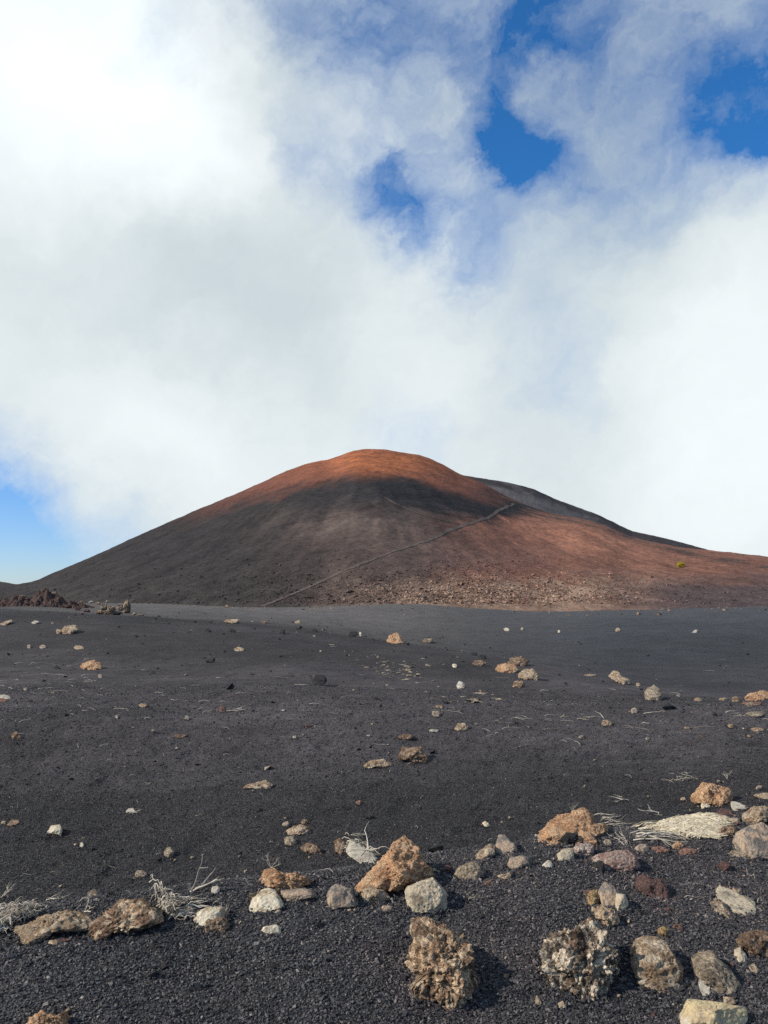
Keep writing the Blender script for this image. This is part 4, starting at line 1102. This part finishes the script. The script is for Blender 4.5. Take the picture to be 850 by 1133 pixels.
M_STRAW, _t = newmat('straw')
_t.out(_t.mix(_t.n('ShaderNodeNewGeometry').outputs['Random Per Island'], (.40, .32, .20), (.66, .57, .41)), .85, None, .2)
def tuft(px, py, n, length, rad, label, ang=math.pi/2, spread=.8, up=.6, group='bleached dead branches', name='dry_branch'):
    g = g3(px, py); lines = []
    for i in range(n):
        a = random.gauss(ang, spread)
        q = wiggle(g+np.array([random.gauss(0, rad*.5), random.gauss(0, rad*.5), 0]), (math.cos(a), math.sin(a)*.5, up*random.uniform(.2, 1.2)), length*random.uniform(.5, 1.1), 8, 1.0, lift=1, clear=.003)
        lines.append((q, rad*random.uniform(.7, 1.3)))
        for k in range(random.randint(1, 3)):
            j = random.randint(2, 6); a2 = a+random.choice((-1, 1))*random.uniform(.4, 1.0)
            lines.append((wiggle(q[j], (math.cos(a2), math.sin(a2)*.5, up*random.random()), length*random.uniform(.2, .45), 5, .9, lift=1, clear=.003), rad*.6))
    o = tubes(name, lines, M_TWIG, loc=g); tag(o, label, 'dead branch', group); return o

def banked():
    P, S = [], []
    for W, L in CONTACT:
        k = int(min(900, 2600*L)); i = rng.integers(0, len(W), k); p = W[i].copy()
        p[:, :2] += rng.normal(0, .012+.03*min(L, .3), (k, 2)); s_ = np.clip(.0045*np.exp(.4*rng.standard_normal(k)), .002, .013)
        p[:, 2] = Hq(p[:, 0], p[:, 1])+s_*.3+rng.random(k)**2*.05*min(L, .3)
        P.append(p); S.append(s_)
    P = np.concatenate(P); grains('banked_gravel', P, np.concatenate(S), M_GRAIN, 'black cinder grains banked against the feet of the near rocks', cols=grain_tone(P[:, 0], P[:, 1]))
banked()
def fragments():
    P, S = [], []
    for W, L in CONTACT:
        k = int(min(16, 60*L))+1; p = W[rng.integers(0, len(W), k)].copy()
        p[:, :2] += rng.normal(0, .03+.25*min(L, .35), (k, 2)); s_ = np.clip(.007*np.exp(.5*rng.standard_normal(k)), .003, .022)
        p[:, 2] = Hq(p[:, 0], p[:, 1])+s_*.3; P.append(p); S.append(s_)
    P = np.concatenate(P); S = np.concatenate(S); h = len(P)//2
    grains('rock_fragments', P[::2], S[::2], mat_rock('tan', 'near'), 'tan chips broken from the near rocks, lying around their feet')
    grains('rock_fragments', P[1::2], S[1::2], mat_rock('redbrown', 'near'), 'dark reddish chips broken from the near rocks, lying around their feet')
fragments()
shrub()
R_('pale', 'C', [(138,212),(158,228),(210,250),(258,282),(290,322),(268,345),(230,328),(178,298),(146,268)], 'split bleached log left of the orange peak', name='log', cat='log', group='bleached dead branches', tau=.8, style='block')
fibre_mat('E', [(330,258),(400,227),(470,213),(560,216),(607,236),(600,290),(560,316),(480,306),(400,290),(340,272)], 3400, .11, .0036, 'big flat mat of cream dry fibres between the orange rocks at right', ang=-.12, spread=.33, thick=.008, mat=M_STRAW)
fibre_mat('E', [(235,247),(300,255),(370,285),(430,318),(380,300),(290,275)], 36, .20, .003, 'loose fibres fanning from the left tip of the big fibre mat', ang=-.45, spread=.35, thick=.01, mat=M_STRAW)
fibre_mat('E', [(50,212),(120,228),(175,255),(130,270),(90,250)], 14, .20, .003, 'pale sticks lying right of the clumpy orange ridge', ang=-.3, spread=.35)
fibre_mat('E', [(270,305),(350,315),(370,330),(300,325)], 16, .26, .004, 'thin line of sticks under the left half of the fibre mat', ang=0, spread=.2)
tuft(650+180/4.005, 850+142/4.005, 4, .20, .0045, 'short bleached sticks above the fibre mat at left', ang=.3+math.pi, spread=.4, up=.25)
tuft(650+318/4.005, 850+198/4.005, 4, .20, .0045, 'short bleached sticks between the fibre mat and the orange rocks', ang=math.pi-.3, spread=.3, up=.2)
tuft(650+170/4.005, 850+345/4.005, 3, .20, .003, 'thin curling twig above the wide pink rock', ang=1.6, spread=.6, up=.3)
tuft(650+620/4.005, 850+48/4.005, 3, .13, .0028, 'little pale twig sprig above the big orange rock', ang=1.4, spread=.9, up=.7)
tuft(650+465/4.005, 850+38/4.005, 3, .18, .004, 'single bent twig left of the little twig sprig', ang=2.4, spread=.4, up=.3)
tuft(650+385/4.005, 850+55/4.005, 3, .18, .003, 'low sticks flat on cinder above the fibre mat', ang=0, spread=.3, up=.05)
tuft(500+535/4.005, 850+190/4.005, 3, .10, .002, 'tiny twig behind the clumpy orange ridge', ang=1.7, spread=.5, up=.8)
fibre_mat('C', [(140,215),(160,235),(210,250),(255,280),(285,320),(265,342),(230,325),(180,298),(148,270)], 60, .13, .0035, 'loose splinters lying on the bleached log', ang=-.62, spread=.12, thick=.09)
tuft(350+285/4.25, 880+298/4.25, 6, .34, .006, 'forked bleached branch rising behind the orange peak', ang=math.pi-.65, spread=.25, up=.5)
tuft(200+385/3.864, 850+425/3.864, 6, .13, .0028, 'thin twig sprig on top of the orange brown crust', ang=1.6, spread=.8, up=.9)
fibre_mat('A', [(-20,720),(-10,650),(60,618),(120,618),(190,630),(130,655),(80,672),(40,705)], 260, .07, .003, 'tangled pale root mat at the left edge', ang=.45, spread=.6, thick=.05, lift=.01)
fibre_mat('A', [(640,560),(670,580),(700,600),(765,640),(730,668),(700,655),(670,600)], 60, .07, .003, 'pale fibres hanging off the right end of the humped brown rock', ang=-.9, spread=.3, thick=.10, lift=.02)
fibre_mat('A', [(700,580),(760,565),(850,570),(880,590),(850,640),(760,650),(720,620)], 50, .13, .003, 'pale sticks between the humped rock and the cream yellow rock', ang=.1, spread=.35, thick=.01, lift=.0)
tuft(200+195/3.864, 850+640/3.864, 5, .07, .0024, 'spiky bleached twigs at the right side of the cream yellow rock', ang=1.5, spread=.8, up=.8)
tuft(200+130/3.864, 850+590/3.864, 4, .08, .0024, 'spiky bleached twigs behind the cream yellow rock', ang=2.6, spread=.7, up=.45)
tuft(360/3.864, 850+615/3.864, 3, .11, .0024, 'thin twigs behind the long knobbly rock', ang=.6, spread=.8, up=.3)
tuft(5/3.864, 850+555/3.864, 4, .16, .0035, 'curved twig at the left edge above the root mat', ang=1.2, spread=.6, up=.9)
tuft(815/3.864, 850+530/3.864, 3, .17, .0045, 'lone upright curved twig above the pale sticks', ang=1.3, spread=.2, up=.9)
tuft(200/3.864, 850+562/3.864, 5, .2, .0025, 'faint twig line above the long knobbly rock', ang=.1, spread=.4, up=.1)
tuft(560/3.864, 850+192/3.864, 4, .16, .003, 'thin twig under the small white stone', ang=.2, spread=1.2, up=.15)
tuft(748/3.036, 640+448/3.036, 5, .35, .006, 'pale twigs at the foot of the dark red stone', ang=0, spread=.3, up=.05)

# litter: many short bleached bits nobody could count, one object
def litter():
    lines = []
    def add(px, py, L, r, up=.05):
        G, _, ok = march(Hq, np.array(px), np.array(py))
        for g in G:
            a = random.gauss(0, .5)+random.choice((0, math.pi)); l = L*random.lognormvariate(0, .5)*max(g[1]/14, .5)
            lines.append((wiggle(g, (math.cos(a), math.sin(a), 0), l, 4, .5, clear=.01), r*random.uniform(.6, 1.5)*max(g[1]/14, .6)))
    n = 90; add([random.uniform(0, 850) for _ in range(n)], [random.gauss(775, 24) for _ in range(n)], .15, .0042)
    n = 45; add([random.gauss(60, 50) for _ in range(n)], [random.gauss(750, 14) for _ in range(n)], .15, .0042)
    for c in ((84, 747), (90, 784), (225, 786), (205, 778), (560, 803), (615, 795), (650, 793), (700, 806), (545, 812), (760, 862), (640, 822), (575, 795), (820, 793), (430, 735)):
        n = 5; add([random.gauss(c[0], 10) for _ in range(n)], [random.gauss(c[1], 2) for _ in range(n)], .14, .004)
    n = 120; add([random.uniform(0, 850) for _ in range(n)], [random.uniform(800, 1000) for _ in range(n)], .06, .003)
    o = tubes('twig_litter', lines, M_TWIG); tag(o, 'short bleached twig bits littering the cinder plain', kind='stuff')
litter()
def chips():
    n = 85
    px = np.concatenate([rng.normal(438, 19, n), rng.normal(520, 22, 22)]); py = np.concatenate([rng.normal(741, 8, n)+.0, rng.normal(775, 6, 22)])
    py[:n] += (px[:n]-438)*.22
    G, _, _ = march(Hq, px, py); s = np.clip(.045*np.exp(.5*rng.standard_normal(len(G))), .02, .16)
    G[:, 2] += s*.1
    grains('rock_chips', G, s, mat_rock('greytan', 'mid'), 'pale flat chips scattered on the centre of the hump slope', squash=.25)
chips()

# ------------------------------------------------------------------ light
SUN_AZ, SUN_EL = math.radians(-104), math.radians(34)   # azimuth clockwise from the view direction: left, a little behind
sd = bpy.data.lights.new('sun', 'SUN'); sd.energy = 5.0; sd.angle = math.radians(.6); sd.color = (1, .95, .87)
so = bpy.data.objects.new('sun', sd); COL.objects.link(so)
dirv = Vector((math.sin(SUN_AZ)*math.cos(SUN_EL), math.cos(SUN_AZ)*math.cos(SUN_EL), math.sin(SUN_EL)))
so.rotation_euler = dirv.to_track_quat('Z', 'Y').to_euler(); so.location = (0, 0, 50)

w = bpy.data.worlds.new('World'); scene.world = w; w.use_nodes = True
t = NT(w)
sky = t.n('ShaderNodeTexSky', sky_type='NISHITA'); sky.sun_disc = False
sky.sun_elevation = SUN_EL; sky.sun_rotation = SUN_AZ; sky.altitude = 1500; sky.air_density = 1.0; sky.dust_density = .3; sky.ozone_density = 1.2
gen = t.n('ShaderNodeTexCoord').outputs['Generated']
d = t.vmath('NORMALIZE', gen)
warp = t.noise(d, 2.6, 3, .5, 0, col=True)
dw = t.vmath('ADD', d, t.vmath('SCALE', t.vmath('SUBTRACT', warp, (.5, .5, .5)), .10))
warp2 = t.noise(d, 8, 6, .62, 0, col=True)
dw = t.vmath('ADD', dw, t.vmath('SCALE', t.vmath('SUBTRACT', warp2, (.5, .5, .5)), .16))
# wisps are drawn out along the wind, up and to the right
def blobs(lst):
    acc = None
    for (px, py, r, wgt) in lst:
        c = ray(px, py); c = c/np.linalg.norm(c)
        dist = t.vmath('DISTANCE', dw, tuple(c), out=1)
        m = t.rng(dist, r/F*.92, 0, 0, wgt)
        acc = m if acc is None else t.math('ADD', acc, m)
    return acc
# gaps in the cloud deck where blue shows (direction, radius, strength)
hole = blobs(HOLES)
thin = t.math('MINIMUM', blobs(THIN), .60)
bright = blobs(BRIGHT)
shade = blobs(SHADE)
wv = t.n('ShaderNodeVectorRotate', rotation_type='Y_AXIS'); t.l(dw, wv.inputs['Vector']); wv.inputs['Angle'].default_value = .6
ws = t.vmath('MULTIPLY', wv.outputs[0], (.62, 1, 1.25))
fn = t.noise(ws, 6.5, 10, .60, .25); fn2 = t.noise(ws, 19, 8, .62, .3)
# the deck covers the sky ahead; opened overhead and behind, unseen, for less fill light
dz = t.n('ShaderNodeSeparateXYZ'); t.l(d, dz.inputs[0])
behind = t.math('MAXIMUM', t.rng(dz.outputs[1], .55, .0, 0, .78), t.rng(dz.outputs[2], .72, .88, 0, .8))
open_ = t.math('ADD', hole, thin)
fn3 = t.noise(ws, 48, 6, .6, .4)
wisp = t.math('ADD', t.math('ADD', t.math('MULTIPLY', t.math('SUBTRACT', fn, .5), 1.45), t.math('MULTIPLY', t.math('SUBTRACT', fn2, .5), .65)), t.math('MULTIPLY', t.math('SUBTRACT', fn3, .5), .14))
dens = t.math('SUBTRACT', t.math('SUBTRACT', 1.06, open_), behind)
dens = t.math('ADD', dens, t.math('MULTIPLY', wisp, t.rng(open_, .0, .6, .10, 1.0)))
dens = t.math('MAXIMUM', t.math('MINIMUM', dens, 1.0), 0.0)
lum = t.math('ADD', t.math('SUBTRACT', .845, t.math('MULTIPLY', shade, .9)), t.math('MULTIPLY', bright, .75))
lum = t.math('ADD', lum, t.math('MULTIPLY', wisp, .10))
tint = t.mix(t.rng(lum, .55, .95), (.77, .92, .99), (.91, .98, 1.0))
tint = t.mix(t.rng(dens, .3, .9), (.84, .95, 1.04), tint)
cloud = t.vmath('SCALE', tint, lum)
skyc = t.vmath('SCALE', sky.outputs[0], t.rng(dz.outputs[2], -.02, .40, .086, .15))
final = t.mix(dens, t.vmath('MULTIPLY', skyc, t.mix(t.rng(dz.outputs[2], -.02, .30), (.86, 1.10, 1.60), (.24, .76, 1.2))), cloud)
bg = t.n('ShaderNodeBackground'); t.l(final, bg.inputs[0]); bg.inputs[1].default_value = 1.0
ow = t.n('ShaderNodeOutputWorld'); t.l(bg.outputs[0], ow.inputs[0])
w.cycles.sampling_method = 'MANUAL'; w.cycles.sample_map_resolution = 512

scene.view_settings.view_transform = 'Standard'; scene.view_settings.look = 'None'
scene.view_settings.exposure = 0; scene.view_settings.gamma = 1
scene.render.engine = 'CYCLES'; scene.cycles.max_bounces = 4; scene.cycles.use_denoising = False
